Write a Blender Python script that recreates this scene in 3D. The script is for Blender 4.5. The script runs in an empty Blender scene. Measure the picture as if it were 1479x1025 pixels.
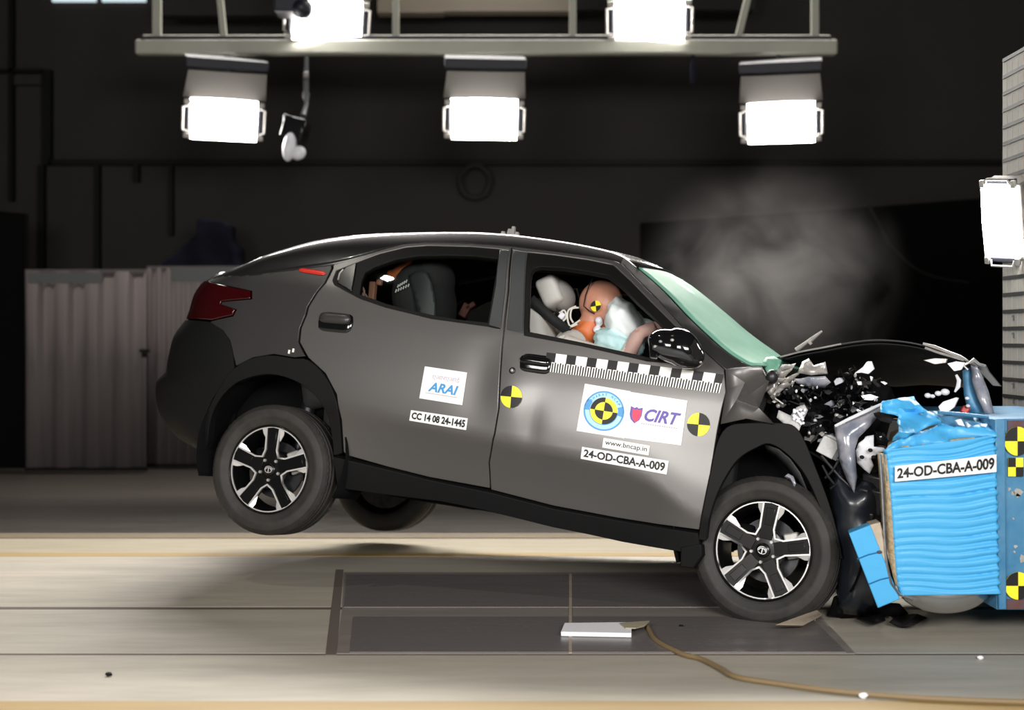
import bpy, bmesh, math, random
import numpy as np
from mathutils import Vector, Matrix, noise
from mathutils.geometry import delaunay_2d_cdt
random.seed(7)
SC = bpy.context.scene
COL = SC.collection
R = math.radians

# ------------------------------------------------------------------ camera
CH = 1.31            # camera height above the floor (m)
FPX = 1913.4         # focal length for a 1479 px wide frame
CX, HY = 739.5, 490.0
cam_d = bpy.data.cameras.new('camera')
cam = bpy.data.objects.new('camera', cam_d); COL.objects.link(cam)
cam.location = (0, 0, CH); cam.rotation_euler = (R(90), 0, 0)
cam_d.sensor_width = 36; cam_d.lens = FPX / 1479 * 36
cam_d.shift_y = -(512.5 - HY) / 1479
cam_d.clip_end = 200
cam_d.dof.use_dof = True; cam_d.dof.focus_distance = 6.4; cam_d.dof.aperture_fstop = 1.35
SC.camera = cam

# ------------------------------------------------------------------ world, light, exposure
w = bpy.data.worlds.new('world'); SC.world = w; w.use_nodes = True
w.node_tree.nodes['Background'].inputs[0].default_value = (.75, .82, 1, 1)
w.node_tree.nodes['Background'].inputs[1].default_value = .012
vs = SC.view_settings
vs.view_transform = 'Standard'; vs.look = 'None'; vs.gamma = 1; vs.exposure = 0.0
vs.use_curve_mapping = False

def area_light(name, loc, target, sx, sy, power, col=(1, .96, .9), spread=180):
    d = bpy.data.lights.new(name, 'AREA'); d.shape = 'RECTANGLE'; d.size = sx; d.size_y = sy
    d.energy = power; d.color = col; d.spread = R(spread)
    o = bpy.data.objects.new(name, d); COL.objects.link(o)
    o.location = loc
    o.rotation_euler = (Vector(target) - Vector(loc)).to_track_quat('-Z', 'Y').to_euler()
    return o
# hall film lighting banks outside the frame; left one added to brighten doors
area_light('hall_bank_front', (1.8, -1.6, 3.0), (0.6, 6.4, .9), 3.2, 1.4, 560, (1, .97, .93))
area_light('door_fill_left', (-3.1, -0.8, 2.7), (.3, 6.6, .9), 2.6, 1.6, 330, (1, .97, .93))
area_light('hall_bank_overhead', (0.0, 13.4, 7.2), (0.0, 6.2, 0), 9.0, .8, 900, (1, .95, .88), 120)

# ------------------------------------------------------------------ materials
MATS = {}
def mat(name, col=(.5, .5, .5), rough=.5, metal=0., coat=0., coat_r=.08, emit=None, es=0., alpha=None,
        trans=0., ior=1.45, spec=.5, nscale=0., namt=0., ncol=None, bump=0., bscale=40., bdist=.01, stretch=(1, 1, 1), rvar=0.):
    """one procedural surface: colour with noise mottling towards ncol, roughness variation and bump"""
    m = bpy.data.materials.new(name); m.use_nodes = True; nt = m.node_tree
    b = nt.nodes['Principled BSDF']; I = b.inputs
    I['Base Color'].default_value = (*col, 1); I['Roughness'].default_value = rough; I['Metallic'].default_value = metal
    I['Coat Weight'].default_value = coat; I['Coat Roughness'].default_value = coat_r
    I['IOR'].default_value = ior; I['Specular IOR Level'].default_value = spec
    I['Transmission Weight'].default_value = trans
    if emit: I['Emission Color'].default_value = (*emit, 1); I['Emission Strength'].default_value = es
    if namt or bump or rvar:
        tc = nt.nodes.new('ShaderNodeTexCoord'); mp = nt.nodes.new('ShaderNodeMapping')
        mp.inputs['Scale'].default_value = stretch; nt.links.new(tc.outputs['Object'], mp.inputs[0])
    if namt or rvar:
        n = nt.nodes.new('ShaderNodeTexNoise'); n.inputs['Scale'].default_value = nscale; n.inputs['Detail'].default_value = 6
        n.inputs['Roughness'].default_value = .62
        nt.links.new(mp.outputs[0], n.inputs['Vector'])
    if namt:
        r = nt.nodes.new('ShaderNodeMapRange'); r.inputs[1].default_value = .38; r.inputs[2].default_value = .68
        r.inputs[3].default_value = 0; r.inputs[4].default_value = namt
        nt.links.new(n.outputs[0], r.inputs[0])
        mx = nt.nodes.new('ShaderNodeMix'); mx.data_type = 'RGBA'
        mx.inputs[6].default_value = (*col, 1); mx.inputs[7].default_value = (*(ncol or (0, 0, 0)), 1)
        nt.links.new(r.outputs[0], mx.inputs[0]); nt.links.new(mx.outputs[2], I['Base Color'])
    if rvar:
        r2 = nt.nodes.new('ShaderNodeMapRange'); r2.inputs[1].default_value = .3; r2.inputs[2].default_value = .7
        r2.inputs[3].default_value = max(0, rough - rvar); r2.inputs[4].default_value = min(1, rough + rvar)
        nt.links.new(n.outputs[0], r2.inputs[0]); nt.links.new(r2.outputs[0], I['Roughness'])
    if bump:
        bn = nt.nodes.new('ShaderNodeTexNoise'); bn.inputs['Scale'].default_value = bscale; bn.inputs['Detail'].default_value = 4
        nt.links.new(mp.outputs[0], bn.inputs['Vector'])
        bp = nt.nodes.new('ShaderNodeBump'); bp.inputs['Strength'].default_value = bump; bp.inputs['Distance'].default_value = bdist
        nt.links.new(bn.outputs[0], bp.inputs['Height']); nt.links.new(bp.outputs[0], I['Normal'])
    MATS[name] = m
    return m
def glass(name, col, rough=.02, clear=.85, ior=1.45):
    """thin pane: tinted see-through plus sharp Fresnel reflection"""
    m = bpy.data.materials.new(name); m.use_nodes = True; nt = m.node_tree; nt.nodes.clear()
    o = nt.nodes.new('ShaderNodeOutputMaterial'); t = nt.nodes.new('ShaderNodeBsdfTransparent'); g = nt.nodes.new('ShaderNodeBsdfGlossy')
    gm = nt.nodes.new('ShaderNodeNewGeometry'); dp = nt.nodes.new('ShaderNodeVectorMath'); dp.operation = 'DOT_PRODUCT'
    nt.links.new(gm.outputs['Normal'], dp.inputs[0]); nt.links.new(gm.outputs['Incoming'], dp.inputs[1])
    def mth(op, a, v):
        q = nt.nodes.new('ShaderNodeMath'); q.operation = op; nt.links.new(a, q.inputs[0]); q.inputs[1].default_value = v; return q.outputs[0]
    c_ = mth('ABSOLUTE', dp.outputs['Value'], 0); c_ = mth('MULTIPLY', c_, -1); c_ = mth('ADD', c_, 1); c_ = mth('POWER', c_, 5); c_ = mth('MULTIPLY', c_, .95); fr = mth('ADD', c_, .05)
    t.inputs[0].default_value = (*[c * clear for c in col], 1); g.inputs['Roughness'].default_value = rough
    x = nt.nodes.new('ShaderNodeMixShader')
    nt.links.new(fr, x.inputs[0]); nt.links.new(t.outputs[0], x.inputs[1]); nt.links.new(g.outputs[0], x.inputs[2])
    nt.links.new(x.outputs[0], o.inputs[0]); MATS[name] = m
    return m
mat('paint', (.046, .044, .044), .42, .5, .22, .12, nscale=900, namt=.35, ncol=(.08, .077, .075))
mat('paint_lit', (.125, .119, .117), .40, .6, .3, .18, nscale=900, namt=.35, ncol=(.17, .163, .158))  # lighter copy of the car paint, light on the side put into colour
mat('gloss_black', (.006, .006, .007), .12, 0, .6, .04)
mat('plastic', (.0065, .0065, .007), .6, 0, spec=.18, bump=.08, bscale=500, bdist=.001)
mat('seal', (.006, .006, .006), .55, 0, spec=.2)
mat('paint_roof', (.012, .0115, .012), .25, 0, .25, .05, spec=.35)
mat('satin_grey', (.042, .045, .048), .42)
mat('rubber', (.020, .019, .018), .62, 0, nscale=14, namt=.5, ncol=(.045, .040, .034), bump=.1, bscale=160, bdist=.002)
mat('alloy', (.66, .65, .64), .3, .35, .4)
mat('alloy_dark', (.004, .004, .0045), .3, 0, .15, spec=.3)
mat('steel', (.45, .45, .46), .32, 1, nscale=30, namt=.5, ncol=(.2, .2, .2))
mat('dark_metal', (.05, .05, .054), .4, .7, nscale=25, namt=.6, ncol=(.015, .015, .016))
mat('bare_metal', (.50, .48, .46), .38, .4, nscale=18, namt=.6, ncol=(.2, .19, .18))
mat('chrome', (.85, .85, .86), .08, 1)
mat('void', (.004, .004, .0045), .8)
mat('liner', (.004, .004, .0045), .85, spec=.08, bump=.3, bscale=60, bdist=.004)
mat('lamp_red', (.030, .0015, .0025), .14, 0, .6, .03)
mat('buckle', (.10, .025, .02), .5)
mat('bumper_navy', (.010, .013, .019), .34, 0, .3, .1)
mat('mark_grey', (.10, .10, .10), .7)
mat('reflector_red', (.55, .03, .02), .25, 0, .5)
mat('white_vinyl', (.86, .86, .85), .45)
mat('black_ink', (.004, .004, .004), .5)
mat('grey_ink', (.45, .46, .47), .5)
mat('yellow_vinyl', (.90, .78, .03), .45)
mat('blue_ink', (.05, .30, .66), .5)
mat('light_blue_ink', (.09, .34, .70), .5)
mat('sky_ink', (.45, .76, .96), .5)
mat('navy_ink', (.07, .06, .25), .5)
mat('violet_ink', (.14, .10, .42), .5)
mat('red_ink', (.80, .06, .13), .5)
mat('mauve_ink', (.50, .42, .55), .5)
mat('cabin', (.012, .012, .013), .75)
mat('cabin_light', (.30, .29, .28), .8)
mat('seat_white', (.58, .57, .54), .7, nscale=9, namt=.3, ncol=(.34, .33, .3))
mat('seat_fabric', (.035, .035, .036), .85, bump=.2, bscale=300, bdist=.002)
mat('dummy_skin', (.52, .24, .16), .40, spec=.4, nscale=8, namt=.35, ncol=(.58, .32, .24))
mat('dummy_neck', (.66, .17, .05), .5, nscale=8, namt=.3, ncol=(.6, .22, .1))
mat('dummy_shirt', (.62, .58, .54), .8)
mat('dummy_pink', (.50, .32, .28), .6)
mat('airbag', (.86, .93, .93), .75, bump=.25, bscale=9, bdist=.02)
mat('airbag_cyan', (.55, .80, .82), .75, bump=.3, bscale=7, bdist=.03)
mat('cable_white', (.7, .68, .62), .5)
mat('honey', (.070, .40, .74), .38, .0, nscale=7, namt=.35, ncol=(.055, .34, .67), stretch=(1, 1, 3))
mat('honey_dark', (.02, .17, .40), .45, .25, nscale=6, namt=.5, ncol=(.01, .08, .2))
mat('honey_raw', (.46, .36, .22), .6, .3, bump=.6, bscale=110, bdist=.006, nscale=60, namt=.7, ncol=(.16, .12, .07))
mat('raw_band', (.50, .42, .33), .55, .4, nscale=30, namt=.4, ncol=(.3, .25, .2))
mat('alu_sheet', (.62, .64, .66), .22, .95)
mat('mount_blue', (.045, .19, .36), .45, .2, nscale=7, namt=.9, ncol=(.10, .26, .42), bump=.2, bscale=30, bdist=.004)
mat('rust', (.13, .05, .04), .75, .2, nscale=16, namt=.7, ncol=(.06, .10, .16))
mat('smoky_plastic', (.16, .18, .23), .22, 0, .5, nscale=9, namt=.9, ncol=(.40, .39, .43))
mat('shard_white', (.74, .75, .80), .3)
mat('mesh_grey', (.55, .55, .55), .5, nscale=40, namt=.5, ncol=(.3, .3, .3))
mat('grid_tile', (.27, .26, .245), .7, nscale=6, namt=.4, ncol=(.21, .20, .19))
mat('wall_paint', (.022, .0195, .0175), .85, nscale=1.3, namt=.5, ncol=(.017, .016, .0155))
mat('wall_dark', (.0025, .0025, .0026), .9, spec=.1)
mat('pipe_dark', (.003, .003, .003), .6, spec=.2)
mat('partition', (.125, .106, .105), .75, spec=.2, nscale=4, namt=.5, ncol=(.098, .088, .086), stretch=(6, 1, .4))
mat('partition_trim', (.10, .105, .105), .6)
mat('tarp_blue', (.005, .0055, .012), .85, spec=.15)
mat('rig_paint', (.33, .33, .28), .5, nscale=5, namt=.3, ncol=(.26, .26, .22))
mat('lamp_body', (.16, .15, .14), .5, .2)
mat('lamp_visor', (.13, .12, .11), .6, .0)
mat('lamp_dark', (.012, .013, .022), .5)
mat('lamp_face', (1, 1, 1), .5, emit=(1, .97, .92), es=46)
mat('daylit_window', (.6, .7, .75), .5, emit=(.75, .9, 1), es=.7)  # panes glow by emission in place of daylight outside
mat('beam_beige', (.42, .36, .30), .7)
mat('hide', (.016, .014, .014), .8)
mat('floor_dark', (.046, .039, .034), .42, spec=.3, nscale=1.6, namt=.5, ncol=(.036, .031, .026), stretch=(.5, 2, 1), rvar=.08)
mat('concrete', (.43, .39, .325), .6, nscale=2.2, namt=.8, ncol=(.315, .29, .245), stretch=(.45, 2.4, 1), rvar=.12)
mat('concrete_b', (.42, .385, .325), .6, nscale=2.0, namt=.8, ncol=(.31, .285, .24), stretch=(.4, 2.4, 1), rvar=.12)
mat('cream_strip', (.37, .325, .235), .6, nscale=4, namt=.6, ncol=(.28, .24, .165), stretch=(.4, 3, 1))
mat('yellow_strip', (.38, .26, .10), .6, nscale=5, namt=.6, ncol=(.31, .21, .08), stretch=(.4, 3, 1))
mat('brown_strip', (.17, .13, .08), .6)
mat('joint_dark', (.12, .095, .08), .8)
mat('plate_steel', (.21, .19, .19), .34, .25, nscale=3, namt=.8, ncol=(.145, .128, .122), stretch=(.4, 3, 1), rvar=.14)
mat('plate_rim', (.24, .21, .19), .5, .1, nscale=3, namt=.7, ncol=(.17, .15, .135), stretch=(.4, 3, 1))
mat('paper_white', (.82, .82, .85), .6)
mat('cable_tan', (.20, .14, .07), .6)
glass('window_glass', (.80, .84, .82), .01, .8)
# laminated windscreen: crazed, milky green
m = mat('windscreen', (.14, .34, .25), .5, 0, .08, .1, trans=.0, nscale=7, namt=.6, ncol=(.20, .42, .32), bump=.12, bscale=6, bdist=.02, stretch=(1, 1, 1))
glass('clear_plastic', (.72, .80, .92), .06, .9)

# ------------------------------------------------------------------ car frame
PSI, TH, PH = .33218934, .11232555, .12286525      # yaw, nose-down pitch, roll
CR = (Matrix.Rotation(-PSI, 3, 'Z') @ Matrix.Rotation(TH, 3, 'Y') @ Matrix.Rotation(-PH, 3, 'X'))
CT = Vector((-1.07154407, 7.76561944, .18037134 + .0))
CM = Matrix.Translation(CT) @ CR.to_4x4()          # car frame -> world; x forward, y to the far side, z up, origin under the rear axle
CI = CM.inverted()
CAMC = CI @ Vector((0, 0, CH))                      # camera in the car frame
CRn = np.array(CR); CTn = np.array(CT); CAMn = np.array(CAMC)
def raydir(px, py):
    return CRn.T @ np.array([(px - CX) / FPX, 1, -(py - HY) / FPX])
def cs(px, py, y):
    """car-frame point on the lengthwise plane y that is seen at px, py"""
    d = raydir(px, py); t = (y - CAMn[1]) / d[1]
    return CAMn + t * d
def cx_(px, py, x):
    d = raydir(px, py); t = (x - CAMn[0]) / d[0]
    return CAMn + t * d
def wat(px, py, Y):
    """world point at depth Y"""
    return Vector(((px - CX) / FPX * Y, Y, CH - (py - HY) / FPX * Y))
def fl(px, py, z=0):
    Y = (CH - z) * FPX / (py - HY)
    return Vector(((px - CX) / FPX * Y, Y, z))

# ------------------------------------------------------------------ building helpers
WM = {}
def props(o, label=None, cat=None, group=None, kind=None):
    if label: o['label'] = label
    if cat: o['category'] = cat
    if group: o['group'] = group
    if kind: o['kind'] = kind
    return o
def thing(name, label, cat, loc, group=None, M=None):
    """an Empty at the thing's base that parents its parts; loc in world metres (or M, a full matrix)"""
    o = bpy.data.objects.new(name, None); COL.objects.link(o); o.empty_display_size = .1
    WM[o] = M if M is not None else Matrix.Translation(Vector(loc)); o.matrix_world = WM[o]
    return props(o, label, cat, group)

class MB:
    """collects geometry in one author frame ('W' world metres or 'C' car frame)"""
    def __init__(s, frame='W'):
        s.v = []; s.f = []; s.mi = []; s.cur = 0; s.frame = frame
    def add(s, vs, fs, mi=None):
        n = len(s.v); s.v += [Vector(p) for p in vs]; s.f += [[i + n for i in f] for f in fs]
        s.mi += [s.cur if mi is None else mi] * len(fs); return s
    def box(s, c, d, rot=None, taper=1.0):
        vs = []
        for k in range(8):
            p = Vector(((-1, 1)[k & 1] * d[0] / 2, (-1, 1)[k >> 1 & 1] * d[1] / 2, (-1, 1)[k >> 2] * d[2] / 2))
            if k >> 2: p.x *= taper; p.y *= taper
            if rot is not None: p = rot @ p
            vs.append(p + Vector(c))
        return s.add(vs, [(0, 2, 3, 1), (4, 5, 7, 6), (0, 1, 5, 4), (2, 6, 7, 3), (0, 4, 6, 2), (1, 3, 7, 5)])
    def tube(s, pts, r, n=8, caps=True, closed=False):
        pts = [Vector(p) for p in pts]; m = len(pts); vs = []; fs = []
        up = Vector((0, 0, 1)); prev = None
        for i, p in enumerate(pts):
            a = pts[(i - 1) % m] if (closed or i) else p
            b = pts[(i + 1) % m] if (closed or i < m - 1) else p
            t = (b - a)
            t = t.normalized() if t.length > 1e-9 else Vector((1, 0, 0))
            if prev is None:
                u = t.cross(up)
                if u.length < .05: u = t.cross(Vector((1, 0, 0)))
            else:
                u = prev - t * prev.dot(t)
                if u.length < 1e-4: u = t.cross(up)
            u.normalize(); prev = u; v = t.cross(u)
            rr = r[i] if isinstance(r, (list, tuple)) else r
            for k in range(n):
                an = 2 * math.pi * k / n
                vs.append(p + (u * math.cos(an) + v * math.sin(an)) * rr)
        for i in range(m if closed else m - 1):
            j = (i + 1) % m
            for k in range(n):
                fs.append((i * n + k, i * n + (k + 1) % n, j * n + (k + 1) % n, j * n + k))
        if caps and not closed:
            fs.append(tuple(range(n))[::-1]); fs.append(tuple((m - 1) * n + k for k in range(n)))
        return s.add(vs, fs)
    def ell(s, c, r, rot=None, nu=20, nv=12, fn=None):
        vs = []; fs = []
        for i in range(nv + 1):
            th = math.pi * i / nv
            for k in range(nu):
                a = 2 * math.pi * k / nu
                q = Vector((math.sin(th) * math.cos(a), math.sin(th) * math.sin(a), math.cos(th)))
                if fn: q = fn(q)
                p = Vector((q.x * r[0], q.y * r[1], q.z * r[2]))
                if rot is not None: p = rot @ p
                vs.append(p + Vector(c))
        for i in range(nv):
            for k in range(nu):
                fs.append((i * nu + k, (i + 1) * nu + k, (i + 1) * nu + (k + 1) % nu, i * nu + (k + 1) % nu))
        return s.add(vs, fs)
    def lathe(s, prof, c, axis='y', n=48, closed=False, a0=0., a1=2 * math.pi):
        """prof: list of (radius, along-axis)"""
        full = abs(a1 - a0 - 2 * math.pi) < 1e-6; vs = []; fs = []; m = len(prof); nn = n if full else n + 1
        for k in range(nn):
            a = a0 + (a1 - a0) * k / n
            for r, h in prof:
                p = Vector((math.cos(a) * r, h, math.sin(a) * r)) if axis == 'y' else Vector((math.cos(a) * r, math.sin(a) * r, h))
                vs.append(p + Vector(c))
        for k in range(n):
            j = (k + 1) % nn
            for i in range(m if closed else m - 1):
                i2 = (i + 1) % m
                fs.append((k * m + i, j * m + i, j * m + i2, k * m + i2))
        return s.add(vs, fs)
    def grid(s, rows, wrap=False, flip=False):
        m = len(rows[0]); vs = [p for r in rows for p in r]; fs = []
        for i in range(len(rows) - 1):
            for k in range(m if wrap else m - 1):
                f = (i * m + k, i * m + (k + 1) % m, (i + 1) * m + (k + 1) % m, (i + 1) * m + k)
                fs.append(f[::-1] if flip else f)
        return s.add(vs, fs)
    def prism(s, poly, d):
        """extrude a 3-D polygon along vector d"""
        n = len(poly); a = [Vector(p) for p in poly]; b = [p + Vector(d) for p in a]
        return s.add(a + b, [tuple(range(n)), tuple(range(n, 2 * n))[::-1]] + [(i, i + n, (i + 1) % n + n, (i + 1) % n) for i in range(n)])
    def xf(s, M, i0=0):
        for i in range(i0, len(s.v)): s.v[i] = M @ s.v[i]
        return s
    def mirror(s):
        s.v = [Vector((p.x, -p.y, p.z)) for p in s.v]; s.f = [list(f)[::-1] for f in s.f]; return s
    def build(s, name, mats, parent=None, label=None, cat=None, group=None, kind=None, smooth=40, bevel=0, solid=0, sub=0, origin=None, recalc=True, solid_off=-1):
        M = CM if s.frame == 'C' else Matrix.Identity(4)
        vw = [M @ p for p in s.v]
        if parent is not None: P = WM[parent]
        else:
            if origin is None:
                lo = [min(p[i] for p in vw) for i in range(3)]; hi = [max(p[i] for p in vw) for i in range(3)]
                origin = ((lo[0] + hi[0]) / 2, (lo[1] + hi[1]) / 2, lo[2])
            P = Matrix.Translation(Vector(origin))
        Pi = P.inverted()
        me = bpy.data.meshes.new(name); me.from_pydata([tuple(Pi @ p) for p in vw], [], [tuple(f) for f in s.f])
        if isinstance(mats, str): mats = [mats]
        for q in mats: me.materials.append(MATS[q])
        if len(mats) > 1: me.polygons.foreach_set('material_index', s.mi)
        if recalc:
            bm = bmesh.new(); bm.from_mesh(me); bmesh.ops.remove_doubles(bm, verts=bm.verts, dist=1e-5)
            bmesh.ops.recalc_face_normals(bm, faces=bm.faces); bm.to_mesh(me); bm.free()
        if smooth:
            me.polygons.foreach_set('use_smooth', [True] * len(me.polygons)); me.set_sharp_from_angle(angle=R(smooth))
        me.update()
        o = bpy.data.objects.new(name, me); COL.objects.link(o)
        WM[o] = P
        if parent is not None: o.parent = parent
        else: o.matrix_world = P
        if solid:
            q = o.modifiers.new('solid', 'SOLIDIFY'); q.thickness = solid; q.offset = solid_off
        if bevel:
            q = o.modifiers.new('bevel', 'BEVEL'); q.width = bevel; q.segments = 2; q.limit_method = 'ANGLE'; q.angle_limit = R(50); q.harden_normals = False
        if sub:
            q = o.modifiers.new('sub', 'SUBSURF'); q.levels = sub; q.render_levels = sub
        return props(o, label, cat, group, kind)

def spl(tab):
    """smooth interpolation through (x, y) rows, clamped at the ends"""
    X = [a for a, b in tab]; Y = [b for a, b in tab]; n = len(X)
    d = [(Y[i + 1] - Y[i]) / (X[i + 1] - X[i]) for i in range(n - 1)]
    T = [d[0]] + [0 if d[i - 1] * d[i] <= 0 else 2 * d[i - 1] * d[i] / (d[i - 1] + d[i]) for i in range(1, n - 1)] + [d[-1]]
    def f(x):
        if x <= X[0]: return Y[0]
        if x >= X[-1]: return Y[-1]
        i = max(k for k in range(n - 1) if X[k] <= x)
        h = X[i + 1] - X[i]; t = (x - X[i]) / h
        return ((2 * t ** 3 - 3 * t * t + 1) * Y[i] + (t ** 3 - 2 * t * t + t) * h * T[i] + (-2 * t ** 3 + 3 * t * t) * Y[i + 1] + (t ** 3 - t * t) * h * T[i + 1])
    return f
def dens(poly, res, closed=True):
    out = []; n = len(poly)
    for i in range(n if closed else n - 1):
        a = Vector(poly[i]); b = Vector(poly[(i + 1) % n]); k = max(1, int(math.ceil((b - a).length / res)))
        out += [a.lerp(b, j / k) for j in range(k)]
    if not closed: out.append(Vector(poly[-1]))
    return out
def smooth_line(pts, res):
    """Catmull-Rom through 2-D points, resampled"""
    P = [Vector(p) for p in pts]; out = []
    for i in range(len(P) - 1):
        p0 = P[i - 1] if i else P[i] * 2 - P[i + 1]; p1 = P[i]; p2 = P[i + 1]; p3 = P[i + 2] if i + 2 < len(P) else P[i + 1] * 2 - P[i]
        k = max(1, int(math.ceil((p2 - p1).length / res)))
        for j in range(k):
            t = j / k
            out.append(.5 * ((2 * p1) + (p2 - p0) * t + (2 * p0 - 5 * p1 + 4 * p2 - p3) * t * t + (3 * p1 - p0 - 3 * p2 + p3) * t ** 3))
    out.append(P[-1]); return out
def inpoly(pts, poly):
    pts = np.asarray(pts, float); x, y = pts[:, 0], pts[:, 1]; r = np.zeros(len(pts), bool); n = len(poly); j = n - 1
    for i in range(n):
        xi, yi = poly[i][0], poly[i][1]; xj, yj = poly[j][0], poly[j][1]
        c = ((yi > y) != (yj > y)); 
        with np.errstate(divide='ignore', invalid='ignore'):
            r ^= c & (x < (xj - xi) * (y - yi) / (yj - yi + 1e-15) + xi)
        j = i
    return r
def fill2d(poly, holes=(), res=.03, dense=True):
    """triangulate a 2-D outline with holes, filled with an even field of points -> verts, tris, rings"""
    loops = [dens(poly, res) if dense else [Vector(p) for p in poly]] + [dens(h, res) if dense else [Vector(p) for p in h] for h in holes]
    V = []; E = []; rings = []
    for L in loops:
        n0 = len(V); V += [Vector((p[0], p[1])) for p in L]; m = len(L)
        E += [(n0 + i, n0 + (i + 1) % m) for i in range(m)]; rings.append(list(range(n0, n0 + m)))
    a = np.array([[p[0], p[1]] for p in V]); lo = a.min(0); hi = a.max(0)
    gx = np.arange(lo[0] + res / 2, hi[0], res); gy = np.arange(lo[1] + res / 2, hi[1], res)
    if len(gx) and len(gy):
        g = np.array([[x, y] for x in gx for y in gy]); k = inpoly(g, loops[0])
        for h in loops[1:]: k &= ~inpoly(g, h)
        g = g[k]
        if len(g):
            d = np.sqrt(((g[:, None, :] - a[None, :, :]) ** 2).sum(2)).min(1)
            V += [Vector(p) for p in g[d > res * .55]]
    r = delaunay_2d_cdt(V, E, [], 0, 1e-7)
    vv, ff = r[0], r[2]; orig = r[3]
    c = np.array([[sum(vv[i][0] for i in f) / 3, sum(vv[i][1] for i in f) / 3] for f in ff])
    k = inpoly(c, loops[0])
    for h in loops[1:]: k &= ~inpoly(c, h)
    back = {}
    for i, os_ in enumerate(orig):
        for o in os_: back[o] = i
    return vv, [tuple(f) for f, q in zip(ff, k) if q], [[back[i] for i in rg] for rg in rings]

# ------------------------------------------------------------------ car body surface (near side; far side is its mirror image)
A0, QL, BB = .30, .75, .45
_sil = [(288, 398), (280, 412), (275, 430), (270, 456), (262, 468), (250, 490), (244, 520), (240, 540), (226, 546), (221, 566), (222, 590), (232, 615), (250, 635), (272, 646)]
_t = []
for px, py in _sil:
    v = cs(px, py, -.68); _t.append((v[2], max(.1, (-v[0] - A0) / .86)))
AX = spl(sorted(_t))
ZLT = cs(281, 405, -.68)[2]; ZLB = cs(270, 462, -.68)[2]; ZBB = cs(272, 646, -.68)[2]
def x2s(x, z):
    if x >= -A0: return x
    q = min(.999, (-x - A0) / AX(z)); return -A0 - QL * math.asin(q) / (math.pi / 2)
_roof = [(300, 396, -.68), (320, 391, -.66), (345, 385, -.62), (400, 363, -.58), (450, 349, -.55), (500, 341, -.53), (550, 337, -.52), (600, 335.5, -.52), (660, 335, -.52), (700, 336, -.52),
         (740, 339, -.52), (780, 344, -.53), (820, 350, -.54), (860, 358, -.56), (890, 366, -.58), (905, 374, -.60), (918, 385, -.61), (937, 401, -.63), (962, 424, -.66), (989, 453, -.70), (1017, 480, -.74), (1044, 504, -.78), (1066, 519, -.81), (1082, 527, -.83)]
_t = []
for px, py, y in _roof:
    v = cs(px, py, y); _t.append((x2s(v[0], v[2]), v[2]))
def _mk(t):
    t = sorted(t); return spl([(-2, t[0][1] - .012), (-1.05, t[0][1] - .012)] + t + [(t[-1][0] + .4, t[-1][1] - .1)])
ZR = _mk(_t)
XWT = cs(918, 385, -.61)[0]; XWB = cs(1082, 527, -.83)[0]      # windscreen top and bottom at the near pillar
ZB = spl([(-2, 1.20), (-.9, 1.22), (-.6, 1.27), (-.3, 1.345), (0, 1.35), (.37, 1.318), (1.1, 1.253), (1.6, 1.206), (2.1, 1.165), (2.5, 1.12), (3.4, 1.02)])
WL_ = spl([(.1, .74), (.22, .775), (.30, .812), (.38, .840), (.5, .866), (.6, .890), (.672, .910)])
WT_ = spl([(.1, .70), (.22, .735), (.30, .767), (.38, .797), (.5, .838), (.6, .878), (.672, .910)])
WU_ = spl([(.672, .910), (.80, .9145), (.95, .910), (1.08, .899), (1.17, .888), (1.25, .874), (1.32, .858), (1.40, .838), (1.6, .78)])
def WL(z, s=9):
    if z >= .672: return WU_(z)
    k = math.exp(-((s - 1.25) / .85) ** 6); return WL_(z) * (1 - k) + WT_(z) * k
CREASE = spl([(-.6, .80), (.2, .74), (1.336, .672), (1.8, .64), (2.0, .60), (2.3, .46), (2.8, .40)])
PLAN = spl([(-.4, .012), (0, .004), (.5, 0), (2.0, 0), (2.4, .012), (2.7, .03), (3.0, .075), (3.3, .16), (3.6, .3)])
def W0(s, z):
    zb, zr = ZB(s), ZR(s)
    zz = z - (CREASE(s) - .672) * max(0, min(1, (1.0 - z) / .25))
    if z <= zb: wv = WL(zz, s)
    else:
        h = max(.03, zr - zb); u = min(1.15, (z - zb) / h)
        wv = WL(zb) - .45 * (z - zb) - .085 * min(1, h / .4) * u ** 5 - (.1 * max(0, min(1, (-s - .3) / .5)) * u ** 3)
    # small crash buckles in the door skins
    if .3 < z < 1.15:
        wv += .010 * math.exp(-((s - 1.30) / .12) ** 2 - ((z - .93) / .16) ** 2) - .007 * math.exp(-((s - 1.13) / .10) ** 2 - ((z - .95) / .2) ** 2) - .006 * math.exp(-((s - 1.42) / .05) ** 2 - ((z - .76) / .12) ** 2)
    return wv - PLAN(s)
def P(s, z):
    wv = W0(s, z)
    if s >= -A0: return Vector((s, -wv, z))
    ax = AX(z)
    if s > -A0 - QL:
        th = (-s - A0) / QL * math.pi / 2
        return Vector((-A0 - ax * math.sin(th), -(wv - BB) - BB * math.cos(th), z))
    y = -(wv - BB) + (-s - A0 - QL)
    return Vector((-A0 - ax, min(0, y), z))
for _ in range(5):                       # settle the roof line on the surface's own width
    _n = []
    for (px, py, y), (s, z) in zip(_roof, _t):
        q = P(s, z); v = cs(px, py, q.y); _n.append((x2s(v[0], v[2]) if v[0] > -A0 - .9 * AX(v[2]) else s, v[2]))
    _t = _n; ZR = _mk(_t)
def N(s, z):
    e = .004
    a = P(s + e, z) - P(s - e, z); b = P(s, z + e) - P(s, z - e)
    n = a.cross(b)
    return n.normalized() if n.length > 1e-12 else Vector((0, -1, 0))
def proj(v):
    q = CM @ Vector(v); return Vector((CX + FPX * q.x / q.y, HY - FPX * (q.z - CH) / q.y))
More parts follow.
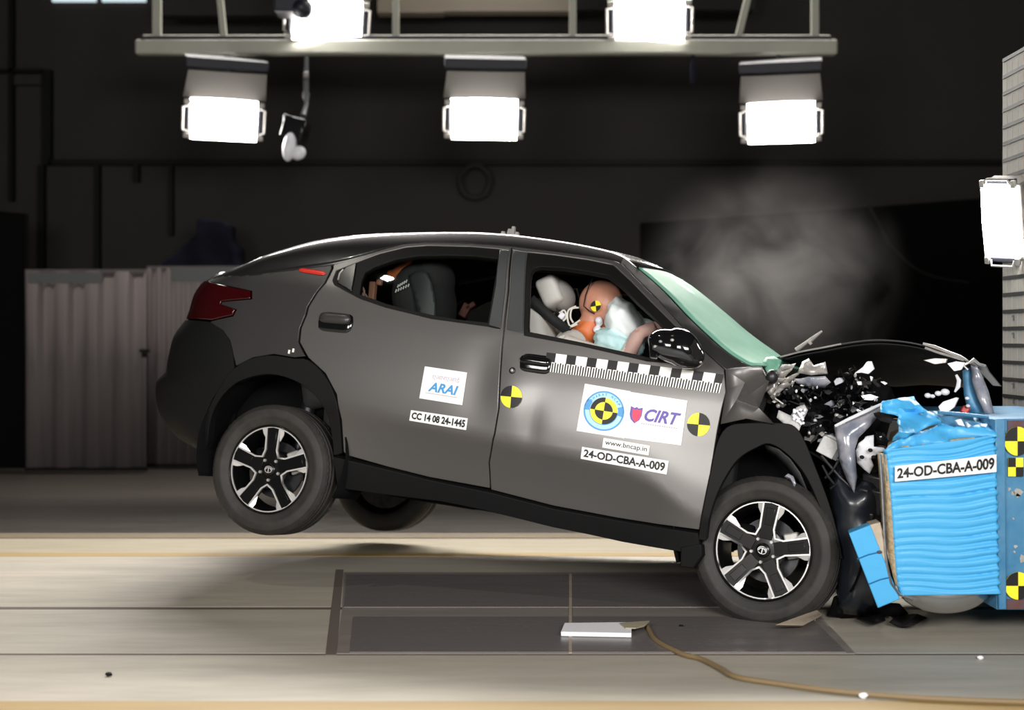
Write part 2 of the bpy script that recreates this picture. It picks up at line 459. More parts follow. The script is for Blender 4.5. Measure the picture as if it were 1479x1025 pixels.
def S(px, py):
    """(s, z) of the body-side surface seen at px, py"""
    v = cs(px, py, -.88); z = float(v[2]); s = x2s(float(v[0]), z); tgt = Vector((px, py))
    for _ in range(14):
        f0 = proj(P(s, z)); e = tgt - f0
        if e.length < .03: break
        h = .003; fs = (proj(P(s + h, z)) - f0) / h; fz = (proj(P(s, z + h)) - f0) / h
        d = fs.x * fz.y - fs.y * fz.x
        if abs(d) < 1e3: break
        ds = (e.x * fz.y - e.y * fz.x) / d; dz = (fs.x * e.y - fs.y * e.x) / d
        s += max(-.12, min(.12, ds)); z += max(-.1, min(.1, dz))
    return Vector((s, z))
def SZ(poly):
    out = []
    for p in poly:
        out.append(Vector((p[1], p[2])) if p[0] == 's' else S(p[0], p[1]))
    return out
def panel(name, poly, mats, parent, holes=(), off=0., thick=.018, res=.032, mirror=False, label=None, bevel=.0035, rim=True, raw=False, smooth=50):
    """a sheet of the car's side: outline (pixels of the side view or (s, z)) on the body surface, with a turned-in edge"""
    pl = poly if raw else SZ(poly); hs = holes if raw else [SZ(h) for h in holes]
    vv, tri, rings = fill2d(pl, hs, res)
    pts = []; nr = []
    for p in vv:
        n = N(p[0], p[1]); q = P(p[0], p[1]); nr.append(n); pts.append(q + n * off)
    mb = MB('C'); mb.add(pts, tri)
    if rim:
        for rg in rings:
            n0 = len(mb.v); mb.v += [pts[i] - nr[i] * thick for i in rg]; m = len(rg)
            for i in range(m):
                mb.f.append([rg[i], rg[(i + 1) % m], n0 + (i + 1) % m, n0 + i]); mb.mi.append(0)
    if mirror: mb.mirror()
    return mb.build(name, mats, parent, label=label, smooth=smooth, bevel=bevel)
def on(px, py, off=0.):
    s, z = S(px, py); return P(s, z) + N(s, z) * off

# base of the car: middle of the footprint on the floor
_b = CM @ Vector((1.3, 0, 0)); CARM = Matrix.Translation(Vector((_b.x, _b.y, 0))) @ CR.to_4x4()
car = thing('car', 'dark grey fastback car, front wrecked and rear wheel lifted, against the blue barrier', 'car', None, M=CARM)

# ---- outlines traced on the side view
drip_r = [(481, 382), (514, 373), (548, 362), (582, 352.5), (617, 350), (680, 351.5), (739, 355.8)]
drip_f = [(741, 356), (785, 361), (847, 369), (880, 374), (894, 378.5)]
pillar = [(899, 381), (921, 404), (948.6, 431), (976, 461), (1015, 505)]
B_f = [(741, 356), (735, 420), (729, 472), (726, 500), (721, 590), (715, 626), (707, 668), (709, 707)]
front_door_pl = drip_f + pillar + [(1046, 533), (1048.5, 565), (1042, 592), (1036, 622), (1026, 684), (1010, 765)] + [(950, 757), (890, 747.5), (800, 730.5), (709, 707)][:3] + B_f[::-1][:-1]
front_hole = [(762, 363.5), (800, 367.5), (850, 374.5), (886, 382), (911, 405), (937, 432), (963, 458), (992, 487), (1009, 511), (1003, 527), (935, 521), (839, 499), (757, 484)]
front_glass = [(766, 400), (768, 391), (772, 385.5), (780, 383.5), (812, 385), (847, 390), (878, 396), (899, 412), (921, 435), (949, 461), (975, 487), (988, 508), (984, 522), (935, 515), (839, 493), (763, 478)]
rear_seam = [(481, 388), (471, 408), (459, 422), (446, 443), (443, 455), (435, 474), (433, 494), (445, 516), (470, 539), (486, 569), (493, 605), (496, 652)]
rear_door_pl = drip_r + [(733.4, 420), (727.4, 472), (724.4, 500), (719.4, 590), (713.4, 626), (705.4, 668), (707.4, 705)] + [(620, 689), (560, 674), (500, 657)] + rear_seam[::-1]
rear_hole = [(486, 390), (518, 377.5), (548, 366), (586, 356.5), (617, 354), (680, 355.5), (735, 360), (728, 420), (722, 475), (704, 471), (623, 460), (593, 452.5), (556, 443.5), (520, 431), (483, 411), (480.5, 404)]
rear_glass = [(519, 424), (522, 405), (527, 392), (541, 384), (572, 373), (603, 368), (644, 367), (685, 368), (719, 372), (716, 395), (704, 465), (664, 461), (623, 454), (593, 447), (558, 438)]
arch_o = [(297, 646), (298.5, 610), (304, 588), (320, 557), (340, 532), (365, 518), (395, 513.5), (425, 518), (446, 520), (469, 541), (484.5, 571), (491.5, 605), (495, 654)]
arch_i = [(483, 657), (482, 640), (476, 605), (464, 580), (440, 557), (410, 543.6), (380, 541), (344, 552), (320, 575), (306, 605), (301, 648)]
lamp_r = [(296, 406), (330, 414), (362, 421), (362, 431), (320, 435), (318, 440), (340, 447), (336, 455), (306, 462)]
bump_e = [(303, 465), (322, 477), (332, 491), (337, 512), (339, 531)]
arch_o = [tuple(p) for p in smooth_line(arch_o, 9)]; arch_i = [tuple(p) for p in smooth_line(arch_i, 9)]
sill_t = [(483, 659), (560, 677), (620, 692), (710, 710.5), (800, 733.5), (890, 750), (950, 760), (1009, 769)]
sill_b = [(1012, 792), (985, 796), (950, 790), (900, 781), (850, 770), (800, 760), (740, 745), (690, 733), (640, 723), (560, 713), (489, 703)]
farch_o = [(1009, 778), (1015, 740), (1026, 684), (1036, 640), (1050, 617), (1075, 611), (1130, 611), (1148, 616), (1160, 632), (1172, 660), (1195, 720), (1207, 760), (1216, 800)]
farch_i = [(1203, 804), (1194, 765), (1178, 718), (1160, 682), (1135, 654), (1112, 641), (1094, 646), (1066, 664), (1041, 703), (1026, 745), (1021, 780)]
farch_o = [farch_o[0]] + [tuple(p) for p in smooth_line(farch_o[1:], 9)]; farch_i = [tuple(p) for p in smooth_line(farch_i, 9)]
ZC_T, ZC_B = ZLB - .004, ZBB
S_END = -1.52
for far in (False, True):
    mk = dict(mirror=far)
    fd = panel('front_door', front_door_pl, 'paint_lit', car, [front_hole], label='dark grey front door', **mk)
    panel('window_seal', front_hole, 'seal', fd, [front_glass], off=-.006, thick=.03, label='black window seal', bevel=.002, **mk)
    panel('pillar_trim', [(742, 361), (761, 364), (756, 481), (732, 476), (737, 420)], 'satin_grey', fd, off=.003, label='satin grey pillar trim', **mk)
    rd = panel('rear_door', rear_door_pl, 'paint_lit', car, [rear_hole], label='dark grey rear door', **mk)
    panel('window_seal', rear_hole, 'seal', rd, [rear_glass], off=-.006, thick=.03, label='black window seal', bevel=.002, **mk)
    panel('pillar_trim', [(722, 361), (736, 361), (730, 420), (724, 474), (706, 469.5), (716, 412)], 'satin_grey', rd, off=.003, label='satin grey pillar trim', **mk)
    panel('quarter_trim', [(487, 408), (489, 398), (500, 386), (515, 379.5), (512, 400), (508, 421)], 'gloss_black', rd, off=.004, label='gloss black corner trim', **mk)
    panel('window_glass', rear_glass, 'window_glass', rd, off=-.016, rim=False, bevel=0, label='tinted rear window pane', **mk)
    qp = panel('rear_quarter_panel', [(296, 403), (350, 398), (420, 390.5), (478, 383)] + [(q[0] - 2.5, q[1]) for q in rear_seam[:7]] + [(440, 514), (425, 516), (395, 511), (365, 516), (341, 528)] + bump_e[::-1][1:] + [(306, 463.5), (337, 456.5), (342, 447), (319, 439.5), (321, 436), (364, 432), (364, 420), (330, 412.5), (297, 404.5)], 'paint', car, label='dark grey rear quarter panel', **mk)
    ra = panel('arch_cladding', arch_o + arch_i, 'plastic', car, off=.012, thick=.05, label='black plastic rear wheel arch', res=.022, **mk)
    tl = panel('tail_lamp', lamp_r + [('s', -1.15, ZLB + .005), ('s', -1.15, ZLT - .005)], 'lamp_red', car, off=.006, thick=.03, label='dark red tail lamp', **mk)
    bp = panel('rear_bumper', bump_e + [(q[0] - 2, q[1]) for q in arch_o[:11][::-1]] + [(285, 650), ('s', -.80, ZBB), ('s', S_END, ZBB + .01), ('s', S_END, ZC_T), ('s', -1.15, ZC_T)], 'plastic', car, off=.004, thick=.03, res=.03, label='black plastic rear bumper half', **mk)
    panel('tailgate', [('s', -1.16, ZLT), ('s', S_END, ZLT), ('s', S_END, ZC_T + .004), ('s', -1.16, ZC_T + .004)], 'paint', car, label='dark grey tailgate half', **mk)
    panel('sill', sill_t + sill_b, 'plastic', car, off=.014, thick=.12, label='black plastic side sill', **mk)

# ---- roof with its side rails: lofted from rail to rail
rows = []
RLOW = sorted([(p.x, p.y) for p in SZ([(296, 404), (350, 399), (420, 391.5), (480, 383), (514, 374), (548, 363), (582, 353.5), (617, 351), (680, 352.5), (737, 356.5), (785, 362), (847, 370), (880, 375), (896, 380)])])
s_l0 = RLOW[0][0]
RLO = spl([(-2, ZLT), (s_l0 - .02, ZLT)] + RLOW)
RB = spl([(-2, 0), (.6, 0), (1.2, .03), (XWT, .10)])          # the front edge bows forward
def roof_row(s, zlo=None, bow=None, inset=0.):
    zlo = min(RLO(s), ZR(s) - .004) if zlo is None else zlo; zt = ZR(s); row = []
    for k in range(7): row.append(P(s, zlo + (zt - zlo) * k / 6))
    e = row[-1]; Y = -e.y; cr = (.035 + .02 * min(1, max(0, Y - .2))) * (.45 + .55 * min(1, max(0, (s + .3) / .8))); b = RB(s) if bow is None else bow
    for k in range(1, 24):
        y = -Y + 2 * Y * k / 24; u = 1 - (y / Y) ** 2 if Y > .01 else 0
        row.append(Vector((e.x + b * u, y, e.z + cr * u)))
    for q in row[:7][::-1]: row.append(Vector((q.x, -q.y, q.z)))
    return row
srow = [S_END + .02 + .06 * i for i in range(int((XWT - S_END) / .06))] + [XWT]
srow = [s for s in srow if s < XWT - .02] + [XWT]
for s in srow: rows.append(roof_row(s))
mb = MB('C'); mb.grid(rows)
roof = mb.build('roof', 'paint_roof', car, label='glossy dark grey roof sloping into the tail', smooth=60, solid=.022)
# spoiler lip highlight edge
# ---- windscreen pillars (near and far) and windscreen
for far in (False, True):
    pl = [(894, 381)] + pillar + [(1047, 534), (1062, 531), (1082, 529)]
    pts = SZ(pl)
    top = [Vector((s, ZR(s))) for s in np.linspace(XWB - .005, XWT - .08, 26)]
    panel('windscreen_pillar', [Vector((p.x + .004, p.y)) for p in pts] + top, 'paint', car, raw=True, mirror=far, label='dark grey windscreen pillar', thick=.03)
rows = []
for i in range(25):
    v = i / 24; s = XWT + (XWB - XWT) * v; e = P(s, ZR(s)); e = e + Vector((.012, .012, .004)); Y = -e.y; row = []
    bow = .10 + .10 * v; cr = .045 + .02 * v
    for k in range(33):
        y = -Y + 2 * Y * k / 32; u = 1 - (y / Y) ** 2
        dn = noise.noise(Vector((v * 5, y * 4, 3.1))) * .006 * u
        row.append(Vector((e.x + bow * u + dn, y, e.z + cr * u + dn)))
    rows.append(row)
mb = MB('C'); mb.grid(rows); mb.build('windscreen', 'windscreen', car, label='cracked milky green windscreen', smooth=60, solid=.008)
mb = MB('C')
mb.tube([rows[0][k] + Vector((-.005, 0, .004)) for k in range(33)], .007, 6); mb.build('windscreen_trim', 'plastic', car)
# door handles, lock, red strip
def pill(px0, py0, px1, py1, wpx, off, name, mt, parent, label=None, mirror=False, flat=.45):
    a = S(px0, py0); b = S(px1, py1); n = 18; mb = MB('C'); ctr = []
    for i in range(n + 1):
        p = a.lerp(b, i / n); ctr.append(P(*p) + N(*p) * off)
    L = (ctr[-1] - ctr[0]).length; r = wpx * L / math.hypot(px1 - px0, py1 - py0) / 2
    rad = [r * math.sqrt(max(.0, 1 - (abs(2 * i / n - 1)) ** 6)) + .001 for i in range(n + 1)]
    mb.tube(ctr, rad, 14)
    nn = N(*a)
    for i in range(len(mb.v)):
        c = ctr[min(n, i // 14)]; d = mb.v[i] - c; k = d.dot(nn); mb.v[i] = mb.v[i] - nn * k * (1 - flat)
    if mirror: mb.mirror()
    return mb.build(name, mt, parent, label=label)
doors = [o for o in bpy.data.objects if o.name.startswith('front_door')] , [o for o in bpy.data.objects if o.name.startswith('rear_door')]
for far in (False, True):
    f_, r_ = doors[0][far], doors[1][far]
    pill(459, 463, 511, 468, 27, -.004, 'handle_dark_plate', 'gloss_black', r_, 'dark plate in place of a handle recess', far, .3)  # dark plate gives the handle recess its shade by colour
    pill(463, 459, 509, 463, 14, .020, 'door_handle', 'paint', r_, 'grey pull handle', far, .6)
    pill(750, 522, 798, 528, 27, -.004, 'handle_dark_plate', 'gloss_black', f_, 'dark plate in place of a handle recess', far, .3)
    pill(752, 519, 797, 525, 13, .018, 'door_handle', 'gloss_black', f_, 'glossy black pull handle', far, .6)
nd, nr_ = doors[0][0], doors[1][0]
mb = MB('C'); c = on(740, 535, .002); n = N(*S(740, 535)); q = n.to_track_quat('Z', 'Y').to_matrix()
mb.ell(c, (.017, .017, .006), q); mb.build('lock_cylinder', 'dark_metal', nd, label='round key lock')
mb = MB('C'); mb.ell(on(740, 535, .008), (.008, .008, .003), q); mb.build('lock_cap', 'bare_metal', nd)
mb = MB('C'); mb.tube([on(489, 405, .006), on(491, 396, .006), on(496, 390, .006)], .005, 8); mb.build('trim_edge', 'bare_metal', nr_, label='silver edge of the corner trim')  # silver coloured strip along the corner trim
pill(432, 389.5, 471, 395.5, 6, .003, 'red_strip', 'reflector_red', car, 'thin red strip behind the rear window', flat=.4)  # thin strip in one even red
mb = MB('C')
for px, py in ((418, 508), (424, 506)): mb.box(on(px, py, .002), (.01, .006, .02))
mb.build('sticker_scrap', 'white_vinyl', car)
mb = MB('C')
for px, py, h in ((727, 335, .02), (736, 334, .03), (741, 334.5, .045), (747, 336, .02)):
    v = cs(px, py + 2, -.45); mb.box((v[0], -.45, v[2] + h / 2 - .01), (.022, .03, h), taper=.7)
mb.build('roof_sensor', 'bare_metal', car, label='small metal sensor mount on the roof')
# mud flap / torn sill end
mb = MB('C'); mb.prism([on(985, 788, .02), on(1014, 784, .02), on(1016, 800, .02), on(1003, 819, .02), on(984, 817, .02)], (0.01, .20, 0))
mb.build('mud_flap', 'plastic', car, bevel=.006)
# underbody, wheel wells
mb = MB('C'); mb.box((1.2, 0, .40), (2.7, 1.52, .10)); mb.box((-.05, 0, .62), (.9, 1.1, .16)); mb.box((-.55, 0, .60), (.3, 1.2, .2))
mb.tube([(2.3, .15, .33), (1.4, .18, .31), (.6, .2, .32), (-.4, .3, .36)], .035, 8); mb.box((.55, .25, .32), (.6, .35, .12)); mb.box((1.75, 0, .345), (.8, .5, .06)); mb.box((1.5, -.62, .335), (1.3, .12, .06))
mb.build('underbody', 'liner', car, bevel=.02)
mb = MB('C'); mb.tube([(0, -.62, .345), (0, .62, .345)], .045, 10); mb.tube([(.28, -.5, .4), (0, -.5, .33)], .04, 8); mb.tube([(.28, .5, .4), (0, .5, .33)], .04, 8)
mb.tube([(.02, -.6, .38), (.04, -.56, .80)], .045, 10); mb.tube([(.02, .6, .38), (.04, .56, .80)], .045, 10)
mb.build('rear_axle', 'dark_metal', car)
for sx, cxw in ((-1, 0.0), (1, 0.0), (-1, 2.62), (1, 2.62)):
    mb = MB('C'); zc = .44 if cxw == 0 else .41
    mb.lathe([(.445, sx * .86), (.445, sx * .56), (.2, sx * .54), (.02, sx * .54)], (cxw, 0, zc), n=36, a0=R(-25), a1=R(205))
    mb.build('wheel_well', 'liner', car, solid=.01)

# a small film lamp behind the camera that glints in the rear side window
_s = S(558, 398); _p = CM @ P(*_s); _n = (CR @ N(*_s)).normalized(); _v = (Vector((0, 0, CH)) - _p).normalized(); _r = 2 * _n.dot(_v) * _n - _v
_q = _p + _r * (min(6.5, (7.5 - _p.z) / max(.05, _r.z))); area_light('hall_spot', _q, _p, .11, .11, 3.5, (1, .97, .85), 40)

# ------------------------------------------------------------------ wheels
def pol(r, a, y): return Vector((math.cos(R(a)) * r, y, math.sin(R(a)) * r))
def strip(mb, pts, wd, y, d):
    """flat ribbon of width wd along 2-D (x, z) points at face depth y, thickness d backwards"""
    pts = [Vector((p[0], p[1])) for p in pts]; L = []; Rr = []
    for i, p in enumerate(pts):
        t = (pts[min(i + 1, len(pts) - 1)] - pts[max(i - 1, 0)]).normalized(); n = Vector((-t.y, t.x))
        if 0 < i < len(pts) - 1:
            t1 = (p - pts[i - 1]).normalized(); n = n / max(.5, abs(n.dot(Vector((-t1.y, t1.x)))))
        L.append(p + n * wd / 2); Rr.append(p - n * wd / 2)
    for i in range(len(pts) - 1):
        mb.prism([(L[i].x, y, L[i].y), (L[i + 1].x, y, L[i + 1].y), (Rr[i + 1].x, y, Rr[i + 1].y), (Rr[i].x, y, Rr[i].y)], (0, d, 0))
def wheel(M, label, detail=True):
    """tyre with rim, spokes, trims, nuts, hub cap; axis along y, outer face at -y; M places it in the car frame"""
    def bl(mb, name, mt, par, lab=None, **k):
        return mb.xf(M).build(name, mt, par, label=lab, **k)
    mb = MB('C')
    pr = [(.236, .098), (.25, .108), (.29, .112), (.318, .106), (.332, .096), (.340, .086)]
    tr = []
    for yc in (.066, .03, -.03, -.066):
        tr += [(.3445, yc + .010), (.334, yc + .006), (.334, yc - .006), (.3445, yc - .010)]
    pr = pr + tr + [(.340, -.086), (.332, -.096), (.322, -.104), (.321, -.1055), (.316, -.1075), (.29, -.112), (.276, -.1125), (.274, -.111), (.25, -.108), (.240, -.101), (.233, -.096)]
    mb.lathe(pr, (0, 0, 0), n=72, closed=True)
    # shoulder tread blocks
    for k in range(60):
        for sd in (-1, 1):
            a = k * 6 + (3 if sd > 0 else 0)
            mb.prism([pol(.331, a, sd * .0965), pol(.3435, a, sd * .082), pol(.3435, a + 3.2, sd * .082), pol(.331, a + 3.2, sd * .0965)], (0, -sd * .012, 0))
    w_ = bl(mb, 'wheel', 'rubber', car, label)
    mb = MB('C'); mb.lathe([(.236, -.100), (.231, -.103), (.226, -.099), (.218, -.085), (.205, -.05), (.20, .06), (.23, .098), (.238, .1), (.24, -.09)], (0, 0, 0), n=64, closed=True)
    bl(mb, 'rim', 'alloy_dark', w_, 'black alloy rim')
    mb = MB('C'); mb.lathe([(.15, .0), (.15, .02), (.03, .02), (.03, 0)], (0, 0, 0), n=40, closed=True); bl(mb, 'brake_disc', 'dark_metal', w_)
    if not detail:
        mb = MB('C')
        mb.lathe([(.07, -.02), (.16, .03), (.2, .05), (.2, .06), (.01, .06), (.01, -.02)], (0, 0, 0), n=32, closed=False); bl(mb, 'wheel_centre', 'dark_metal', w_); return w_
    mb = MB('C'); mb.box((.115, -.012, .055), (.07, .06, .12), Matrix.Rotation(R(-25), 3, 'Y')); bl(mb, 'brake_caliper', 'bare_metal', w_, bevel=.008)
    A = [93 - 72 * i for i in range(5)]
    mb = MB('C')
    for a in A:
        ou = 10.5; pl = [pol(.06, a - 30, 0), pol(.104, a - 19, 0), pol(.224, a - ou, 0), pol(.2265, a, 0), pol(.224, a + ou, 0), pol(.104, a + 19, 0), pol(.06, a + 30, 0)]
        mb.prism([p + Vector((0, -.085 if p.length < .2 else -.092, 0)) for p in pl], (0, .03, 0))
        # raised ribs inside the paddle
        mb.prism([pol(.12, a - 9, -.088), pol(.2, a - 6, -.0925), pol(.2, a + 6, -.0925), pol(.12, a + 9, -.088)], (0, .005, 0))
    mb.lathe([(.0, -.082), (.075, -.082), (.10, -.078), (.10, -.05), (0, -.05)], (0, 0, 0), n=40)
    bl(mb, 'spokes', 'alloy_dark', w_, 'black spokes', bevel=.002)
    mb = MB('C')
    for a in A:
        b = a - 72; m_ = a - 36
        pts = [pol(.224, a - 9.8, 0), pol(.108, a - 18, 0), pol(.080, m_, 0), pol(.108, b + 18, 0), pol(.224, b + 9.8, 0)]
        strip(mb, [(p.x, p.z) for p in pts], .0075, -.0955, .012)
        strip(mb, [(p.x, p.z) for p in (pol(.223, a - 11, 0), pol(.2255, a, 0), pol(.223, a + 11, 0))], .006, -.0965, .012)
        strip(mb, [(p.x, p.z) for p in [pol(.2215, m_ - 26 + 6.5 * k, 0) for k in range(9)]], .0055, -.0965, .008)
        for sg, e in ((-1, a - 12), (1, b + 12)):
            mb.prism([pol(.219, e - sg * 1, -.093), pol(.221, e + sg * 5, -.093), pol(.198, e + sg * 6, -.084), pol(.155, e + sg * 2.5, -.076), pol(.156, e + sg * .6, -.08)], (0, .004, 0))
    bl(mb, 'spoke_trim', 'alloy', w_, 'bright machined spoke edges')
    for k in range(5):
        mb = MB('C'); mb.lathe([(0, -.094), (.007, -.094), (.009, -.091), (.009, -.08)], pol(.056, 93 + 36 + 72 * k, 0), n=6); bl(mb, 'wheel_nut', 'bare_metal', w_, smooth=30)
    mb = MB('C'); mb.lathe([(0, -.098), (.028, -.097), (.034, -.092), (.034, -.08)], (0, 0, 0), n=32); bl(mb, 'hub_cap', 'alloy_dark', w_)
    mb = MB('C'); q = [(math.cos(t) * .021, math.sin(t) * .017) for t in np.linspace(0, 2 * math.pi, 25)]
    strip(mb, q, .003, -.1, .004)
    strip(mb, [(0, -.0145), (0, .009)], .005, -.1, .004); strip(mb, [(-.017, -.003), (-.012, .007), (0, .010), (.012, .007), (.017, -.003)], .004, -.1, .004)
    bl(mb, 'hub_emblem', 'alloy', w_)
    return w_
T_ = lambda x, y, z: Matrix.Translation(Vector((x, y, z)))
wheel(T_(0.0, -.752, .345), 'black tyre on two-tone rim, lifted rear wheel')
wheel(T_(2.62, -.752, .345) @ Matrix.Rotation(R(-9), 4, 'Z') @ Matrix.Rotation(R(7), 4, 'Y'), 'black tyre on two-tone rim, front wheel on the floor')
wheel(T_(0.0, .752, .345) @ Matrix.Rotation(R(180), 4, 'Z'), 'far side rear wheel', False)
_z = .345
for _ in range(4): _z += .347 - (CM @ Vector((2.62, .752, _z))).z
wheel(T_(2.62, .752, _z) @ Matrix.Rotation(R(180), 4, 'Z'), 'far side front wheel', False)

# ------------------------------------------------------------------ front end: arch, buckled wing, bonnet, spilled engine bay
panel('arch_cladding', farch_o + [(1218, 806)] + farch_i, 'plastic', car, off=.014, thick=.05, label='black plastic front wheel arch', res=.022)
# torn liner strip hanging in the arch
mb = MB('C')
def band(mb, a, b, ya, yb, wob=.0):
    """ribbon between two pixel polylines on lengthwise planes"""
    n = min(len(a), len(b))
    mb.grid([[Vector(cs(*a[i], ya + wob * math.sin(i * 2.3))), Vector(cs((a[i][0] + b[i][0]) / 2, (a[i][1] + b[i][1]) / 2, (ya + yb) / 2 - .02)), Vector(cs(*b[i], yb))] for i in range(n)])
band(mb, [(1104, 640), (1125, 648), (1142, 662), (1156, 682), (1166, 706)], [(1108, 650), (1122, 660), (1136, 675), (1148, 692), (1158, 706)], -.84, -.74)
mb.build('torn_liner', 'satin_grey', car, solid=.004)
mb = MB('C'); band(mb, [(1138, 684), (1146, 688), (1150, 698), (1147, 706)], [(1132, 688), (1138, 692), (1144, 700), (1143, 704)], -.86, -.82, .02)
mb.build('coolant_hose_end', 'smoky_plastic', car, solid=.004)

# buckled front wing: folded facets
fv = {'a': (1048, 534, -.90), 'b': (1075, 531, -.895), 'c': (1100, 529.5, -.88), 'd': (1103, 541, -.845), 'e': (1049, 563, -.875), 'm': (1076, 552, -.850),
      'g': (1086, 567, -.90), 'h': (1096, 589, -.93), 'i': (1064, 577, -.875), 'j': (1041, 612, -.915), 'k': (1078, 604, -.935), 'l': (1111, 549, -.88), 'p': (1118, 612, -.92), 'n': (1108, 600, -.89)}
tris = ['abm', 'ame', 'bcd', 'bdm', 'mdg', 'dlg', 'emi', 'mgi', 'glh', 'ghi', 'ihk', 'eij', 'ikj', 'khp', 'hnp', 'cld']
ks = list(fv); mb = MB('C'); mb.add([Vector(cs(*fv[k])) for k in ks], [tuple(ks.index(c) for c in t) for t in tris])
mb.build('front_wing', 'paint_lit', car, label='crumpled dark grey front wing', smooth=12, solid=.004, recalc=True, solid_off=1)
mb = MB('C'); mb.prism([cs(*p) for p in ((1050, 530, -.78), (1100, 528, -.7), (1118, 548, -.7), (1100, 600, -.72), (1120, 612, -.74), (1045, 612, -.78))], (0, .02, 0))
mb.build('wing_liner', 'void', car)

# bonnet: pushed up and folded, its dark underside showing
HOOD = [(1120, 516), (1140, 511), (1160, 506), (1190, 500.5), (1215, 495.5), (1240, 491.5), (1265, 489.5), (1290, 490.5), (1315, 493.5), (1340, 499), (1360, 506.5), (1380, 514), (1400, 523), (1414, 530)]
hl = smooth_line(HOOD, 9)
def hood_rows(dz, y0, y1, n=30, inset=0, r0=0, r1=None):
    rows = []
    for i, p in enumerate(hl[r0:r1]):
        e = Vector(cs(p.x, p.y, -.62)); t = (i + r0) / (len(hl) - 1); row = []
        for k in range(n + 1):
            y = y0 + (y1 - y0) * k / n; u = (y + .62) / 1.24
            c = .03 * math.sin(math.pi * min(1, max(0, u))) - .10 * u * math.sin(math.pi * t) ** 2
            nz = noise.noise(Vector((e.x * 5, y * 4, 1.7))) * .016 * min(1, k / 3)
            row.append(Vector((e.x + .05 * math.sin(math.pi * u) * t - .02 * u, y, e.z + c + nz + dz)))
        rows.append(row)
    return rows
mb = MB('C'); mb.grid(hood_rows(0, -.62, .62)); hood = mb.build('bonnet', 'paint', car, label='buckled dark grey bonnet', smooth=60, solid=.008)
mb = MB('C'); mb.grid(hood_rows(-.016, -.60, .60, r0=2, r1=-3)); mb.build('bonnet_lining', 'void', hood, label='black underside of the bonnet', smooth=60, solid=.006)
# near-edge highlight made as a pale strip, then the torn rim at the tip
mb = MB('C'); mb.tube([cs(p.x, p.y + 1, -.628) for p in hl[1:14]], .0045, 6); mb.build('bonnet_edge', 'bare_metal', hood, label='pale highlight strip on the bonnet edge near the windscreen')
mb = MB('C'); mb.tube([cs(*p, -.64) for p in ((1333, 496), (1350, 501), (1368, 508), (1386, 515), (1398, 521))], [.006, .009, .008, .009, .005], 8)
mb.tube([cs(*p, -.66) for p in ((1336, 502), (1352, 508), (1372, 514), (1392, 520))], .006, 6)
mb.build('bonnet_edge', 'bare_metal', hood, label='bright torn metal edge at the tip')
def sheet(pts, dy=.012, mt='dark_metal', name='shard', label=None, bevel=.002, par=None, dx=.004):
    mb = MB('C'); mb.prism([cs(*p) for p in pts], (dx, dy, .003)); return mb.build(name, mt, par or car, label=label, bevel=bevel)
def bar(pts, r, mt, name, label=None, par=None, n=7):
    mb = MB('C'); mb.tube([cs(*p) for p in pts], r, n); return mb.build(name, mt, par or car, label=label)
def sheet_c(pts, name, mt, label=None, bulge=.03, res=.02, thick=.006, tear=.008):
    """curved torn sheet: pixel outline with a y per point, filled and bulged towards the viewer"""
    q = [Vector(cs(*p)) for p in pts]; ym = sum(p.y for p in q) / len(q)
    vv, tri, rg = fill2d([(p.x, p.z) for p in q], (), res); A_ = np.array([[p.x, p.z, p.y] for p in q]); out = []
    bd = np.array([[vv[i][0], vv[i][1]] for i in rg[0]])
    for v in vv:
        dd = (A_[:, 0] - v[0]) ** 2 + (A_[:, 1] - v[1]) ** 2 + 1e-6; wt = 1 / dd ** 1.3; y = (wt * A_[:, 2]).sum() / wt.sum()
        e = math.sqrt(((bd - np.array([v[0], v[1]])) ** 2).sum(1).min())
        y -= bulge * (1 - math.exp(-e / .05)); y += noise.noise(Vector((v[0] * 9, v[1] * 9, ym * 5))) * tear * 2
        out.append(Vector((v[0], y, v[1])))
    mb = MB('C'); mb.add(out, tri); return mb.build(name, mt, car, label=label, smooth=60, solid=thick)
# wiper arm standing up at the cowl, cowl scraps
bar([(1150, 505, -.5), (1165, 494, -.52), (1172, 490, -.53), (1187, 478, -.55)], [.012, .009, .012, .005], 'bare_metal', 'wiper_arm', 'wiper arm standing up')
bar([(1168, 493, -.54), (1172, 497, -.54)], .008, 'bare_metal', 'wiper_link')
sheet_c([(1101, 524, -.68), (1106, 516, -.66), (1118, 514, -.66), (1128, 520, -.68), (1124, 534, -.72), (1108, 538, -.72)], 'cowl_scrap', 'windscreen', 'green glass scrap at the windscreen corner', .02, .015)
sheet_c([(1152, 538, -.80), (1158, 522, -.78), (1168, 517, -.76), (1176, 528, -.78), (1192, 522, -.74), (1196, 540, -.76), (1172, 542, -.80)], 'hinge_plate', 'bare_metal', 'torn bright hinge plate', .03, .015, tear=.02)
for i, (a, b, c) in enumerate((((1104, 552), (1130, 530), (1150, 524)), ((1108, 566), (1128, 540), (1148, 528)), ((1112, 572), (1136, 548), (1160, 532)), ((1100, 560), (1122, 548), (1146, 545)), ((1118, 560), (1130, 556), (1150, 548)))):
    sheet_c([(a[0], a[1], -.80), (b[0], b[1] - 3, -.84), (c[0], c[1], -.80), (c[0] - 4, c[1] + 6, -.78), (b[0] + 4, b[1] + 5, -.80), (a[0] + 5, a[1] + 6, -.78)], 'inner_wing_strip', 'bare_metal', None, .01, .014, tear=.016)
sheet_c([(1147, 547, -.82), (1170, 544, -.84), (1192, 543, -.84), (1200, 552, -.82), (1190, 560, -.80), (1165, 558, -.80), (1150, 553, -.80)], 'fuse_cover', 'smoky_plastic', 'dark blue grey fuse box cover', .03, .015)
mb = MB('C'); c = Vector(cs(1115, 544, -.86)); mb.ell(c, (.03, .03, .035)); mb.build('strut_top', 'dark_metal', car)
